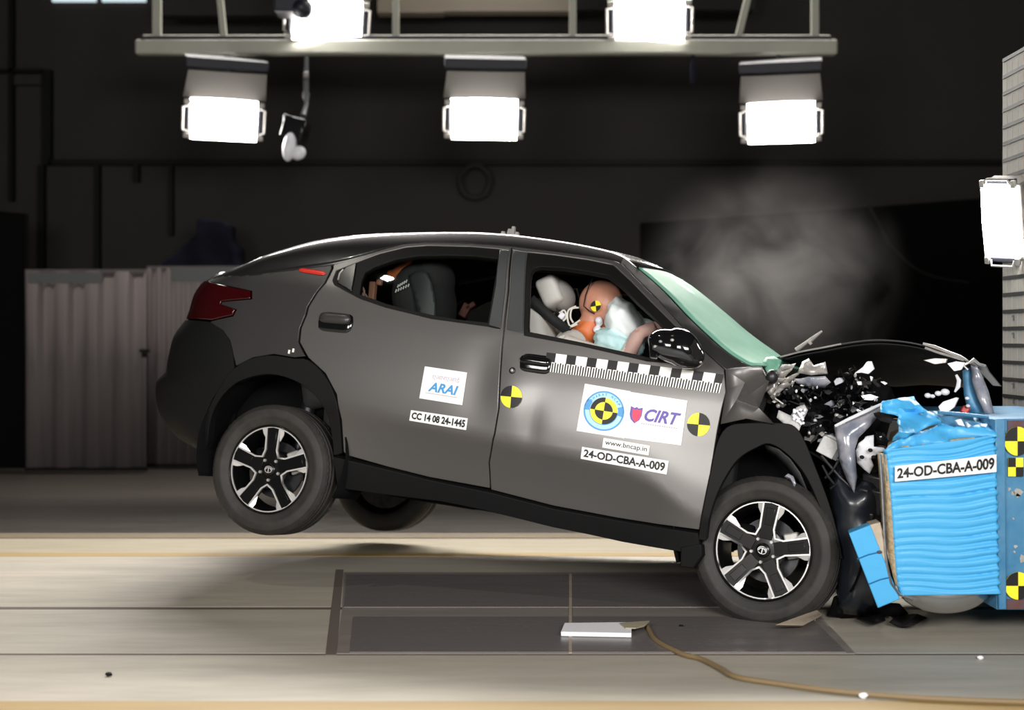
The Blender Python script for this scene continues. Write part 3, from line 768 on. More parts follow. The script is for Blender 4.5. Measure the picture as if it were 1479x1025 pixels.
# light net-like insulation pad
sheet_c([(1122, 603, -.86), (1125, 592, -.86), (1142, 600, -.86), (1150, 588, -.85), (1162, 584, -.84), (1167, 592, -.84), (1160, 608, -.86), (1154, 622, -.88), (1138, 617, -.88)], 'insulation_pad', 'mesh_grey', 'pale dimpled insulation pad', .02, .012, tear=.012)
mb = MB('C')
for i in range(40):
    px, py = random.uniform(1146, 1163), random.uniform(590, 612); mb.ell(cs(px, py, -.885), (.007, .006, .007), nu=8, nv=6)
mb.build('pad_dimples', 'shard_white', car, kind='stuff')
# dark masses behind: engine, radiator pack, far inner wing
for nm, px, py, y, d in (('engine_block', 1175, 615, -.25, (.42, .40, .42)), ('gearbox', 1185, 680, -.25, (.3, .4, .22)), ('radiator_pack', 1262, 620, -.20, (.10, .75, .42)), ('battery_tray', 1200, 560, -.35, (.3, .3, .12)), ('bulkhead', 1080, 625, .0, (.05, 1.40, .40))):
    mb = MB('C'); mb.box(cs(px, py, y), d, Matrix.Rotation(R(8), 3, 'Y'))
    mb.build(nm, 'liner', car, bevel=.02)
mb = MB('C'); mb.box((2.95, .70, .85), (.85, .04, .55)); mb.build('front_wing', 'paint', car, label='far side front wing', bevel=.015)
# battery-like box, bracket plates, white mount
mb = MB('C'); c = Vector(cs(1197, 646, -.80)); rt = Matrix.Rotation(R(20), 3, 'Y')
mb.box(c, (.085, .06, .085), rt); mb.box(c + rt @ Vector((0, 0, .05)), (.092, .066, .014), rt); b_ = mb.build('relay_box', 'mesh_grey', car, label='pale grey relay box', bevel=.004)
mb = MB('C'); mb.box(c + rt @ Vector((.05, -.01, 0)), (.02, .06, .08), rt)
for k in range(4): mb.box(c + rt @ Vector((.064, -.012, -.03 + .02 * k)), (.01, .05, .009), rt)
mb.build('relay_fins', 'dark_metal', b_)
sheet_c([(1236, 650, -.86), (1240, 640, -.88), (1248, 634, -.88), (1250, 630, -.86), (1262, 628, -.86), (1262, 645, -.88), (1276, 646, -.86), (1280, 650, -.86), (1268, 655, -.86), (1258, 662, -.86), (1262, 672, -.84), (1256, 684, -.84), (1246, 676, -.84), (1238, 668, -.85)], 'lamp_bracket', 'shard_white', 'white broken lamp bracket', .012, .012, tear=.01)
for px, py in ((1257, 650), (1245, 660), (1262, 660)):
    mb = MB('C'); mb.ell(cs(px, py, -.905), (.011, .01, .009), nu=10, nv=8); mb.build('bracket_hole', 'void', car)
sheet_c([(1262, 620, -.80), (1276, 624, -.82), (1286, 640, -.80), (1284, 646, -.8), (1262, 645, -.8)], 'lamp_pod', 'gloss_black', 'broken black lamp pod', .05, .014)
sheet_c([(1205, 616, -.90), (1222, 606, -.90), (1250, 596, -.88), (1272, 584, -.86), (1278, 582, -.85), (1277, 590, -.86), (1264, 606, -.88), (1256, 616, -.90), (1240, 632, -.91), (1235, 648, -.92), (1236, 668, -.92), (1238, 690, -.90), (1234, 712, -.88), (1222, 690, -.89), (1212, 664, -.90), (1208, 636, -.91)], 'headlamp_shell', 'smoky_plastic', 'torn smoky grey headlamp shell', .05, .018, tear=.012)
bar([(1206, 615, -.93), (1224, 606, -.935), (1250, 594, -.92), (1276, 582, -.90)], [.006, .008, .009, .006], 'shard_white', 'headlamp_rim', 'pale rim of the headlamp shell')
# bumper corner and lower plastic, crushed against the barrier
sheet_c([(1196, 700, -.82), (1212, 668, -.84), (1230, 700, -.84), (1242, 690, -.84), (1262, 690, -.80), (1280, 700, -.78), (1290, 740, -.76), (1280, 860, -.74), (1250, 890, -.72), (1210, 885, -.72), (1205, 820, -.76), (1204, 760, -.80)], 'front_bumper', 'bumper_navy', 'crushed blue black front bumper corner', .10, .03, .01, .015)
mb = MB('C')
for px, py, y, d in ((1262, 700, -.70, (.10, .05, .10)), (1266, 724, -.72, (.07, .05, .12)), (1248, 716, -.74, (.05, .04, .08)), (1255, 745, -.72, (.06, .05, .05))):
    mb.box(cs(px, py, y - .12), d, Matrix.Rotation(R(20), 3, 'X') @ Matrix.Rotation(R(-15), 3, 'Z'))
mb.build('fog_lamp_mount', 'dark_metal', car, label='dark broken fog lamp mount', bevel=.008)
for a, b in (((1186, 658), (1242, 716)), ((1188, 672), (1206, 700)), ((1192, 690), (1212, 664)), ((1200, 705), (1216, 688))):
    bar([(a[0], a[1], -.86), ((a[0] + b[0]) / 2, (a[1] + b[1]) / 2 + 3, -.88), (b[0], b[1], -.86)], .006, 'dark_metal', 'stay_rod')
sheet_c([(1196, 888, -.66), (1204, 862, -.70), (1225, 850, -.70), (1260, 868, -.66), (1300, 872, -.60), (1312, 886, -.55), (1296, 892, -.58), (1255, 886, -.62), (1215, 893, -.64)], 'undertray', 'plastic', 'torn black undertray', .03, .03)
# small debris of the engine bay: rods, clips, shards, each its own part
rnd = random.Random(23)
REG = [(1108, 552), (1150, 556), (1200, 556), (1222, 530), (1262, 545), (1276, 580), (1250, 594), (1205, 612), (1206, 640), (1190, 650), (1174, 640), (1160, 618), (1168, 590), (1150, 584), (1118, 588)]
PR = np.array(REG)
def rp():
    while True:
        p = (rnd.uniform(1108, 1278), rnd.uniform(528, 655))
        if inpoly([p], REG)[0]: return p
for i in range(70):
    px, py = rp(); y = rnd.uniform(-.84, -.5); a = rnd.uniform(0, math.pi); L = rnd.uniform(3, 15)
    dx, dy = math.cos(a) * L, math.sin(a) * L
    bar([(px - dx, py - dy, y), (px + rnd.uniform(-5, 5), py + rnd.uniform(-5, 5), y - .04), (px + dx, py + dy, y + rnd.uniform(-.05, .05))], rnd.choice((.003, .004, .006, .009)), rnd.choice(('dark_metal', 'plastic', 'gloss_black', 'bare_metal', 'dark_metal', 'gloss_black')), 'broken_rod', n=6)
for i in range(70):
    px, py = rp(); y = rnd.uniform(-.86, -.5); n = rnd.randint(4, 6); L = rnd.uniform(2.2, 9)
    sheet([(px + math.cos(2 * math.pi * k / n) * L * rnd.uniform(.4, 1.2), py + math.sin(2 * math.pi * k / n) * L * rnd.uniform(.3, .9), y + rnd.uniform(-.02, .02)) for k in range(n)], rnd.uniform(.01, .04), rnd.choice(('dark_metal', 'dark_metal', 'plastic', 'gloss_black', 'gloss_black', 'bare_metal', 'smoky_plastic', 'steel')), 'broken_piece')
for i in range(9):
    px, py = rp(); n = 5; L = rnd.uniform(9, 15); y = rnd.uniform(-.84, -.7)
    sheet([(px + math.cos(2 * math.pi * k / n) * L * rnd.uniform(.5, 1.2), py + math.sin(2 * math.pi * k / n) * L * rnd.uniform(.2, .6), y + rnd.uniform(-.03, .03)) for k in range(n)], .03, rnd.choice(('dark_metal', 'steel', 'smoky_plastic', 'bare_metal')), 'broken_plate')
for i in range(30):
    px, py = rp(); mb = MB('C'); mb.ell(cs(px, py, rnd.uniform(-.88, -.7)), [rnd.uniform(.004, .012) for _ in range(3)], nu=8, nv=6); mb.build('loose_clip', rnd.choice(('shard_white', 'bare_metal', 'bare_metal', 'steel')), car)
# pale shards lodged under the bonnet
for q, lb in (([(1234, 539), (1246, 530), (1252, 522), (1258, 522), (1262, 533), (1254, 540), (1244, 538)], 'white plastic shard under the bonnet'),
          ([(1368, 525), (1380, 522), (1394, 524), (1388, 534), (1378, 536)], 'white shard near the bonnet tip'),
          ([(1355, 587), (1362, 580), (1380, 574), (1384, 575), (1378, 588), (1366, 597), (1358, 594)], 'large white shard on the blue barrier'),
          ([(1271, 551), (1276, 551), (1281, 554), (1278, 556)], None), ([(1237, 551), (1243, 551), (1244, 556), (1239, 556)], None), ([(1256, 543), (1260, 545), (1258, 551)], None)):
    sheet([(x, y, -.84) for x, y in q], .012, 'shard_white', 'white_shard', lb)
sheet([(1333, 520, -.66), (1350, 517, -.66), (1368, 518, -.66), (1366, 524, -.66), (1350, 526, -.66)], .02, 'bare_metal', 'bent_strip')
bar([(1381, 541, -.7), (1385, 549, -.7), (1384, 558, -.7), (1379, 566, -.7)], [.006, .010, .011, .004], 'shard_white', 'curved_shard')
for px, py, r in ((1340, 571, .012), (1347, 572, .009), (1355, 568, .012), (1365, 566, .016), (1397, 575, .008), (1398, 586, .008)):
    mb = MB('C'); mb.ell(cs(px, py, -.7), (r * 1.3, r, r), nu=10, nv=8); mb.build('white_chip', 'shard_white', car)
mb = MB('C'); mb.box(cs(1394, 592, -.66), (.035, .03, .035), Matrix.Rotation(R(25), 3, 'Y')); mb.build('red_lens', 'reflector_red', car, label='small red lens', bevel=.006)
# clear and smoky sheets at the nose
sheet_c([(1402, 527, -.62), (1412, 529, -.62), (1418, 540, -.62), (1428, 565, -.62), (1437, 600, -.62), (1424, 600, -.62), (1412, 575, -.62), (1404, 550, -.62)], 'lamp_lens', 'smoky_plastic', 'hanging smoky headlamp lens', .04, .02, .006, .02)
sheet_c([(1390, 535, -.56), (1402, 530, -.56), (1412, 570, -.56), (1424, 602, -.56), (1400, 602, -.56), (1392, 570, -.56)], 'lens_backing', 'mount_blue', 'blue grey plastic behind the lens', .03, .02)
sheet([(1408, 526, -.5), (1423, 526, -.5), (1428, 536, -.5), (1446, 558, -.5), (1434, 557, -.5), (1418, 540, -.5)], .03, 'satin_grey', 'bonnet_tip', 'bent tip of the bonnet')
bar([(1400, 524, -.62), (1406, 520, -.62), (1414, 526, -.6), (1423, 528, -.58)], [.006, .012, .008, .006], 'bare_metal', 'bonnet_catch')
bar([(1400, 523, -.64), (1392, 528, -.64), (1398, 534, -.64)], .006, 'bare_metal', 'catch_link')

# ------------------------------------------------------------------ door mirror, knocked round
mb = MB('C')
for c, r, rt in (((968, 500), (.115, .075, .075), 20), ((985, 503), (.11, .08, .085), 42), ((1000, 515), (.06, .05, .06), 40)):
    mb.ell(cs(*c, -.99), r, Matrix.Rotation(R(rt), 3, 'Y'))
mir = mb.build('door_mirror', 'gloss_black', nd, label='glossy black door mirror, knocked backwards')
q = mir.modifiers.new('re', 'REMESH'); q.mode = 'VOXEL'; q.voxel_size = .008; q.use_smooth_shade = True
q = mir.modifiers.new('sm', 'SMOOTH'); q.iterations = 6
mb = MB('C'); mb.prism([cs(*p) for p in ((937, 488, -1.03), (946, 485, -1.04), (951, 500, -1.04), (949, 517, -1.04), (938, 516, -1.03))], (-.01, .07, 0)); mb.build('mirror_socket', 'gloss_black', nd, bevel=.006)
mb = MB('C'); mb.tube([cs(944, 502, -1.05), cs(958, 506, -1.075), cs(985, 512, -1.065), cs(1000, 520, -1.03)], [.010, .02, .018, .008], 8); mb.build('mirror_trim', 'satin_grey', nd, label='grey mirror trim')
mb = MB('C')
for px, py, r in ((947, 501, .011), (954, 493, .009), (971, 491, .010), (1012, 523, .007)): mb.ell(cs(px, py, -1.06), (r, .008, r * .8))
mb.build('mirror_fixings', 'bare_metal', nd)
mb = MB('C'); mb.tube([cs(985, 512, -.95), cs(1000, 520, -.88)], .04, 10); mb.build('mirror_foot', 'plastic', nd)

# ------------------------------------------------------------------ stickers and targets on the doors
def lettering(txt, size_fit, bold=0., shear=0., space=1.0):
    """text outlines as 2-D triangles scaled into the unit square box size_fit=(u0, v0, u1, v1), v up"""
    cu = bpy.data.curves.new('t', 'FONT'); cu.body = txt; cu.size = 1; cu.offset = bold; cu.shear = shear; cu.space_character = space; cu.resolution_u = 3
    o = bpy.data.objects.new('t', cu); COL.objects.link(o)
    dg = bpy.context.evaluated_depsgraph_get(); dg.update()
    me = bpy.data.meshes.new_from_object(o.evaluated_get(dg))
    vs_ = [Vector(v.co) for v in me.vertices]; fs = [tuple(p.vertices) for p in me.polygons]
    bpy.data.objects.remove(o); bpy.data.curves.remove(cu); bpy.data.meshes.remove(me)
    if not vs_: return [], []
    x0, x1 = min(v.x for v in vs_), max(v.x for v in vs_); y0, y1 = min(v.y for v in vs_), max(v.y for v in vs_)
    u0, v0, u1, v1 = size_fit
    return [(u0 + (v.x - x0) / (x1 - x0) * (u1 - u0), v0 + (v.y - y0) / (y1 - y0) * (v1 - v0)) for v in vs_], fs
class Decal:
    """flat vinyl on a surface: corner pixels TL, TR, BR, BL on the body side"""
    def __init__(s, tl, tr, br, bl, fn=None):
        if fn: s.fn = fn
        else:
            q = [S(*p) for p in (tl, tr, br, bl)]
            def f(u, v, off):
                p = (q[0] * (1 - u) + q[1] * u) * v + (q[3] * (1 - u) + q[2] * u) * (1 - v)
                return P(*p) + N(*p) * off
            s.fn = f
    def shape(s, mb, pts, off):
        vv, tri, _ = fill2d(pts, (), .11); mb.add([s.fn(p[0], p[1], off) for p in vv], tri)
    def letters(s, mb, txt, box, off, **k):
        a, f = lettering(txt, box, **k); mb.add([s.fn(u, v, off) for u, v in a], f)
FR = 'C'
def plain(d, name, mt, parent, label, pts=((0, 0), (1, 0), (1, 1), (0, 1)), off=.0035, frame='C'):
    mb = MB(frame); d.shape(mb, pts, off); return mb.build(name, mt, parent, label=label, smooth=0, solid=.0012)
def circ(cu, cv, ru, rv, a0=0, a1=360, n=32):
    return [(cu + ru * math.cos(R(a0 + (a1 - a0) * k / n)), cv + rv * math.sin(R(a0 + (a1 - a0) * k / n))) for k in range(n + (0 if a1 - a0 == 360 else 1))]
def ringsec(cu, cv, r0, r1, a0, a1, asp=1., n=16):
    return circ(cu, cv, r1, r1 * asp, a0, a1, n) + circ(cu, cv, r0, r0 * asp, a0, a1, n)[::-1]
# 1 test house sign on the rear door
d = Decal((614, 529), (675, 538), (668, 585), (606, 575)); st = plain(d, 'test_house_sticker', 'white_vinyl', car, 'white rectangular test house sticker on the rear door')
mb = MB('C'); d.letters(mb, 'ARAI', (.17, .26, .86, .55), .0052, bold=.03, shear=.25); mb.build('lettering', 'blue_ink', st, label='blue letters ARAI', smooth=0)
mb = MB('C'); d.letters(mb, 'एआरएआई', (.22, .62, .86, .82), .0052); mb.build('script_lettering', 'mauve_ink', st, label='pale script line above ARAI', smooth=0)
mb = MB('C'); d.shape(mb, [(.12, .19), (.86, .19), (.86, .21), (.12, .21)], .0052); mb.build('underline', 'grey_ink', st, smooth=0)
# 2 date strip
d = Decal((594, 592), (676, 604), (673.5, 621), (591.5, 607)); st = plain(d, 'date_sticker', 'white_vinyl', car, 'narrow white date sticker on the rear door')
mb = MB('C'); d.letters(mb, 'CC 14 08 24-1445', (.03, .18, .97, .84), .0052, bold=.042); mb.build('lettering', 'black_ink', st, label='black characters CC 14 08 24-1445', smooth=0)
# 3 logo sheets
d = Decal((845, 554), (911, 565), (902, 633), (833, 622)); st = plain(d, 'safety_programme_sticker', 'white_vinyl', car, 'white sheet with the round blue and yellow emblem')
cu, cv, ru, asp = .50, .50, .425, 66 / 68.
def secs(mtn, name, lst, lab, off):
    mb = MB('C')
    for r0, r1, a0, a1 in lst: d.shape(mb, ringsec(cu, cv, r0, r1, a0, a1, asp) if r0 > 0 else [(cu, cv)] + circ(cu, cv, r1, r1 * asp, a0, a1, 12), off)
    mb.build(name, mtn, st, label=lab, smooth=0)
secs('sky_ink', 'emblem_band', [(.29, .395, a, a + 60) for a in range(0, 360, 60)], None, .0050)
secs('light_blue_ink', 'emblem_ring', [(.395, .43, a, a + 60) for a in range(0, 360, 60)] + [(.30, .425, 150, 185), (.30, .425, -10, 22), (.29, .305, 180, 270), (.29, .305, 270, 360)], 'light blue ring', .0054)
secs('yellow_vinyl', 'emblem_yellow', [(.19, .29, 0, 90), (.19, .29, 180, 270), (0, .19, 90, 180), (0, .19, 270, 360)], 'yellow quarters', .0056)
secs('black_ink', 'emblem_black', [(.19, .29, 90, 180), (.19, .29, 270, 360), (0, .19, 0, 90), (0, .19, 180, 270)], 'black quarters', .0056)
mb = MB('C')
for k, ch in enumerate('BHARAT NCAP'):
    if ch == ' ': continue
    a = 148 - k * 11.6; a_, f = lettering(ch, (-.022, -.028, .022, .028), bold=.03); ca, sa = math.cos(R(a - 90)), math.sin(R(a - 90))
    cc = (cu + .352 * math.cos(R(a)), cv + .352 * math.sin(R(a)) * asp)
    mb.add([d.fn(cc[0] + u * ca - v * sa, cc[1] + (u * sa + v * ca) * asp, .0062) for u, v in a_], f)
mb.build('emblem_lettering', 'blue_ink', st, label='small letters round the emblem', smooth=0)
d = Decal((911, 566), (993, 578.5), (984, 643), (900, 632)); st = plain(d, 'institute_sticker', 'white_vinyl', car, 'white sheet with shield and violet letters')
mb = MB('C'); d.letters(mb, 'CIRT', (.31, .42, .93, .70), .0052, bold=.03, shear=.3); mb.build('lettering', 'violet_ink', st, label='violet letters CIRT', smooth=0)
shl = [(.06, .70), (.13, .67), (.165, .70), (.20, .67), (.27, .70), (.27, .52), (.24, .42), (.165, .34), (.09, .42), (.06, .52)]
mb = MB('C'); d.shape(mb, [(x - .01, y) for x, y in shl], .0050); mb.build('shield_border', 'violet_ink', st, label='violet shield edge', smooth=0)
mb = MB('C'); d.shape(mb, [(.155 + (x - .165) * .72 + .012, .52 + (y - .53) * .80) for x, y in shl], .0056); mb.build('shield', 'red_ink', st, label='red shield', smooth=0)
mb = MB('C')
for k in range(16): d.shape(mb, [(.27 + k * .04, .345), (.295 + k * .04, .345), (.295 + k * .04, .37), (.27 + k * .04, .37)], .0052)
mb.build('small_print', 'mauve_ink', st, smooth=0)
# 4 address and test number
d = Decal((872, 632), (939, 643.5), (937, 657.5), (870, 646)); st = plain(d, 'address_sticker', 'white_vinyl', car, 'small white web address sticker')
mb = MB('C'); d.letters(mb, 'www.bncap.in', (.05, .2, .95, .85), .0052, bold=.004); mb.build('lettering', 'black_ink', st, label='thin letters www.bncap.in', smooth=0)
d = Decal((841, 645), (966, 665.5), (963, 685), (839, 662)); st = plain(d, 'test_number_sticker', 'white_vinyl', car, 'white test number sticker on the front door')
mb = MB('C'); d.letters(mb, '24-OD-CBA-A-009', (.03, .18, .97, .84), .0052, bold=.03); mb.build('lettering', 'black_ink', st, label='black characters 24-OD-CBA-A-009', smooth=0)
# 5 round quartered targets
def target(cpx, rx, ry, parent, lab, fn=None, off=.003, frame='C', inv=False, tilt=0, names=('target_marker',)):
    d = Decal((cpx[0] - rx, cpx[1] - ry), (cpx[0] + rx, cpx[1] - ry), (cpx[0] + rx, cpx[1] + ry), (cpx[0] - rx, cpx[1] + ry)) if fn is None else Decal(0, 0, 0, 0, fn)
    t = plain(d, 'target_marker', 'yellow_vinyl', parent, lab, circ(.5, .5, .5, .5), off, frame)
    mb = MB(frame)
    for a in ((90, 270) if not inv else (0, 180)): d.shape(mb, [(.5, .5)] + circ(.5, .5, .499, .499, a + tilt, a + 90 + tilt, 10), off + .0018)
    mb.build('target_quarters', 'black_ink', t, label='black quarters', smooth=0)
target((739, 573), 15.5, 16, car, 'round yellow and black target beside the door seam', tilt=-5)
target((1009, 613), 16.5, 17, car, 'round yellow and black target at the front of the door', inv=True, tilt=-5)
# 6 measuring scale
d = Decal((790, 509), (1046, 541), (1039, 568), (786, 536))
st = plain(d, 'scale_strip', 'white_vinyl', car, 'black and white measuring scale under the window', off=.003)
for k in range(9):
    mb = MB('C'); u = k * .1195; d.shape(mb, [(u, .52), (min(1, u + .055), .52), (min(1, u + .055), 1), (u, 1)], .005); mb.build('scale_block', 'black_ink', st, smooth=0)
mb = MB('C')
for k in range(66):
    u = .012 + k * .0150; d.shape(mb, [(u, .0), (u + .0072, .0), (u + .0072, .52 if k % 2 else .47), (u, .52 if k % 2 else .47)], .005)
mb.build('scale_ticks', 'black_ink', st, label='fine black ticks', smooth=0)

# ------------------------------------------------------------------ cabin (parts of the car)
def boxes(name, mt, lst, parent=None, bevel=.02, label=None, rot=None):
    mb = MB('C')
    for c, d, ry in lst: mb.box(c, d, Matrix.Rotation(R(ry), 3, 'Y'))
    return mb.build(name, mt, parent or car, label=label, bevel=bevel)
boxes('dashboard', 'cabin', [((2.14, 0, 1.02), (.42, 1.36, .26), 12), ((2.3, 0, .8), (.2, 1.3, .5), 0)], label='black dashboard')
boxes('cabin_floor', 'cabin', [((1.2, 0, .47), (2.2, 1.44, .05), 0)])
boxes('rear_bench', 'seat_fabric', [((.42, 0, .72), (.55, 1.3, .22), -6), ((.02, 0, 1.0), (.18, 1.3, .62), -18)], label='black rear bench', bevel=.05)
boxes('parcel_shelf', 'cabin', [((-.22, 0, 1.16), (.42, 1.2, .03), 0)])
mb = MB('C'); mb.tube([Vector((1.86 + .03 * math.cos(a) * .9, -.37 + .185 * math.sin(a), 1.02 + .175 * math.cos(a))) for a in np.linspace(0, 2 * math.pi, 33)[:-1]], .016, 8, closed=True)
mb.tube([(1.87, -.55, 1.02), (1.9, -.37, 1.0), (1.87, -.19, 1.02)], .018, 8); mb.tube([(1.89, -.37, 1.0), (2.1, -.37, .93)], .035, 8)
mb.build('steering_wheel', 'plastic', car)
def front_seat(yc, light):
    sb = cs(790, 470, -.37); cx0 = sb[0]
    M_ = 'seat_white' if light else 'seat_fabric'
    mb = MB('C')
    for i in range(12):
        pass
    rows = []
    for i in range(13):       # backrest: rounded board leaning back
        t = i / 12; z = .72 + t * (sb[2] - .72 + .06); xb = cx0 + .19 - t * .22; wv = .25 - .05 * t * t; th = .075 - .02 * t
        row = []
        for k in range(20):
            a = 2 * math.pi * k / 20; ca, sa = math.cos(a), math.sin(a)
            row.append(Vector((xb + th * math.copysign(abs(ca) ** .6, ca), yc + wv * math.copysign(abs(sa) ** .5, sa), z)))
        rows.append(row)
    mb.grid(rows, wrap=True); n = len(mb.v); mb.f.append(list(range(n - 20, n))); mb.mi.append(0)
    st = mb.build('front_seat', M_, car, label='pale dusty driver seat' if light else 'black front seat', bevel=0)
    mb = MB('C'); mb.ell((cx0 + .42, yc, .70), (.28, .25, .09)); mb.build('seat_cushion', 'seat_fabric', st)
    c = Vector(cs(801, 424, yc)) if light else Vector((cx0 + .02, yc, sb[2] + .17)); rt = Matrix.Rotation(R(-32), 3, 'Y')
    def sq(q):
        f = lambda a: math.copysign(abs(a) ** .4, a)
        return Vector((f(q.x), f(q.y), f(q.z)))
    mb = MB('C'); mb.ell(c, (.062, .14, .085), rt, 28, 18, sq); h = mb.build('headrest', 'seat_white' if light else 'seat_fabric', st, label='pale grey headrest' if light else None)
    mb = MB('C'); mb.ell(c + Vector((.035, .01, -.005)), (.07, .125, .09), rt, 24, 16); mb.build('headrest_cover', 'cabin_light' if light else 'seat_fabric', st, label='grey rounded back half of the headrest' if light else None)
    mb = MB('C')
    for sy in (-.06, .06): mb.tube([c + Vector((.0, sy, -.06)), Vector((cx0 + .0, yc + sy, sb[2] + .02))], .008, 6)
    mb.build('headrest_posts', 'dark_metal', st)
    return st
front_seat(-.37, True); front_seat(.37, False)
mb = MB('C'); q = [(766, 432, -.62), (780, 446, -.58), (798, 462, -.54), (822, 480, -.50)]
mb.grid([[Vector(cs(a[0] - 4, a[1] + 5, a[2])), Vector(cs(a[0] + 5, a[1] - 6, a[2]))] for a in q]); mb.build('seat_belt', 'cabin', car, label='black seat belt', solid=.003)
mb = MB('C'); mb.box(cs(672, 448, -.30), (.05, .03, .08), Matrix.Rotation(R(20), 3, 'Y')); mb.box(cs(680, 442, -.30), (.03, .03, .06), Matrix.Rotation(R(50), 3, 'Y')); mb.build('belt_buckle', 'buckle', car, label='dull red belt buckle', bevel=.006)
bar([(662, 408, .5), (690, 403, .5), (716, 398, .5)], .015, 'cabin_light', 'grab_handle')

# ------------------------------------------------------------------ airbag, dummies, child seat (things inside the car)
def cthing(name, label, cat, p, group=None):
    """thing whose base is the car-frame point p, axes along the car's"""
    M = CM @ Matrix.Translation(Vector(p)); return thing(name, label, cat, None, group, M)
def remeshed(mb, name, mats, parent, voxel, smooth_n=4, label=None, paint=None):
    o = mb.build(name, 'void', parent, label=label, recalc=False)
    q = o.modifiers.new('re', 'REMESH'); q.mode = 'VOXEL'; q.voxel_size = voxel; q.use_smooth_shade = True
    q = o.modifiers.new('sm', 'SMOOTH'); q.iterations = smooth_n
    dg = bpy.context.evaluated_depsgraph_get(); dg.update()
    me = bpy.data.meshes.new_from_object(o.evaluated_get(dg)); me.name = name
    o.modifiers.clear(); old = o.data; o.data = me; bpy.data.meshes.remove(old)
    me.materials.clear()
    for m_ in mats: me.materials.append(MATS[m_])
    if paint:
        Mi = CI @ WM[o]
        for p in me.polygons: p.material_index = paint(Mi @ p.center)
    me.polygons.foreach_set('use_smooth', [True] * len(me.polygons))
    return o
H = Vector(cs(868, 437, -.37))
dm = cthing('crash_test_dummy', 'brown headed crash dummy leaning into the driver airbag', 'dummy', (H.x - .30, -.37, .78))
mb = MB('C'); RY = lambda a: Matrix.Rotation(R(a), 3, 'Y')
mb.ell(H, (.120, .086, .122), RY(20)); mb.ell(H + Vector((.038, 0, -.058)), (.080, .066, .09), RY(10))      # skull, face
mb.ell(H + Vector((.10, 0, -.035)), (.022, .014, .03), RY(25))                                             # nose
mb.ell(H + Vector((.07, 0, -.125)), (.032, .036, .025)); mb.ell(H + Vector((.086, 0, -.088)), (.02, .03, .012))
for sy in (-1, 1): mb.ell(H + Vector((-.012, .078 * sy, -.03)), (.02, .012, .032)); mb.ell(H + Vector((.088, .032 * sy, -.008)), (.012, .018, .01))
nb = Vector(cs(847, 480, -.37))
mb.tube([H + Vector((-.02, 0, -.05)), H.lerp(nb, .6), nb, nb + Vector((-.05, 0, -.08))], [.060, .064, .072, .085], 18)
sh = nb + Vector((-.05, 0, -.10))
mb.tube([sh + Vector((0, -.20, -.01)), sh + Vector((.01, -.1, .02)), sh + Vector((.01, .1, .02)), sh + Vector((0, .20, -.01))], [.065, .08, .08, .065], 14)
hip = Vector((sh.x - .22, -.37, .80))
for t in np.linspace(0, 1, 7):
    c = sh.lerp(hip, t); mb.ell(c, (.115 + .02 * t, .18 - .02 * math.sin(math.pi * t), .12))
for sy in (-1, 1):
    kn = Vector((hip.x + .46, -.37 + sy * .13, .86)); an = Vector((hip.x + .72, -.37 + sy * .12, .56))
    mb.tube([hip + Vector((.02, sy * .09, -.02)), hip.lerp(kn, .5) + Vector((0, sy * .05, .02)), kn, kn.lerp(an, .5), an], [.095, .085, .06, .052, .042], 14)
    mb.tube([an, an + Vector((.08, 0, -.03)), an + Vector((.19, 0, -.03))], [.045, .045, .03], 12)
el = Vector(cs(902, 522, -.60)); wr = Vector(cs(923, 481, -.58)); ha = Vector(cs(958, 468, -.50))
mb.tube([sh + Vector((0, -.20, 0)), (sh + Vector((0, -.2, 0))).lerp(el, .5), el], [.058, .05, .044], 14)
mb.tube([el, el.lerp(wr, .5), wr], [.044, .042, .034], 14)
hd = (ha - wr).normalized()
mb.tube([wr, wr.lerp(ha, .45), wr.lerp(ha, .62)], [.032, .036, .030], 12)
for k in range(4):
    s0 = wr.lerp(ha, .55) + Vector((0, 0, .024 - .016 * k)); L = (.085, .095, .09, .07)[k]
    mb.tube([s0, s0 + hd * L * .5, s0 + hd * L * .85 + Vector((0, .015, 0)), s0 + hd * L + Vector((-.01, .03, 0))], [.0105, .0105, .0095, .008], 8)
mb.tube([wr.lerp(ha, .25) + Vector((0, .01, .02)), wr.lerp(ha, .5) + Vector((0, .04, .035)), wr.lerp(ha, .7) + Vector((.01, .05, .03))], [.012, .011, .009], 8)
el2 = Vector((sh.x + .20, -.13, sh.z - .18)); wr2 = Vector((1.80, -.2, 1.02))
mb.tube([sh + Vector((0, .2, 0)), el2, wr2, wr2 + Vector((.07, .01, .03))], [.058, .046, .034, .03], 12)
def dpaint(p):
    if (p - H).length < .145 and p.z > nb.z + .055: return 0 if (p.x - H.x) * .85 - (p.z - H.z) * .25 > -.115 else 0
    if (p - nb).length < .125 and abs(p.y + .37) < .1 and p.z > sh.z + .045: return 1
    if p.x > el.x - .0 and p.y < -.42 and p.z > el.z: return 3
    if p.z < .9 and p.x > hip.x + .3: return 0
    return 2
body = remeshed(mb, 'dummy_body', ['dummy_skin', 'dummy_neck', 'dummy_shirt', 'dummy_pink'], dm, .009, 3, 'brown vinyl head, orange neck, pale shirt', dpaint)
sk = [(856, 402), (851, 412), (846, 426), (843, 442), (851, 449), (859, 453)]
mb = MB('C'); mb.tube([cs(x, y, -.460 + .02 * abs(k - 3) / 3) for k, (x, y) in enumerate(sk)], .0035, 6); mb.build('skull_seam', 'void', dm, label='dark seam across the head')
c_ = Vector(cs(861, 442, -.468)); nn = Vector((-.1, -1, .0)).normalized(); uu = Vector((0, 0, 1)).cross(nn).normalized() * -1; vv_ = nn.cross(uu) * -1
uu = Vector((1, -.12, -.1)).normalized(); vv_ = Vector((.1, 0, 1)).normalized()
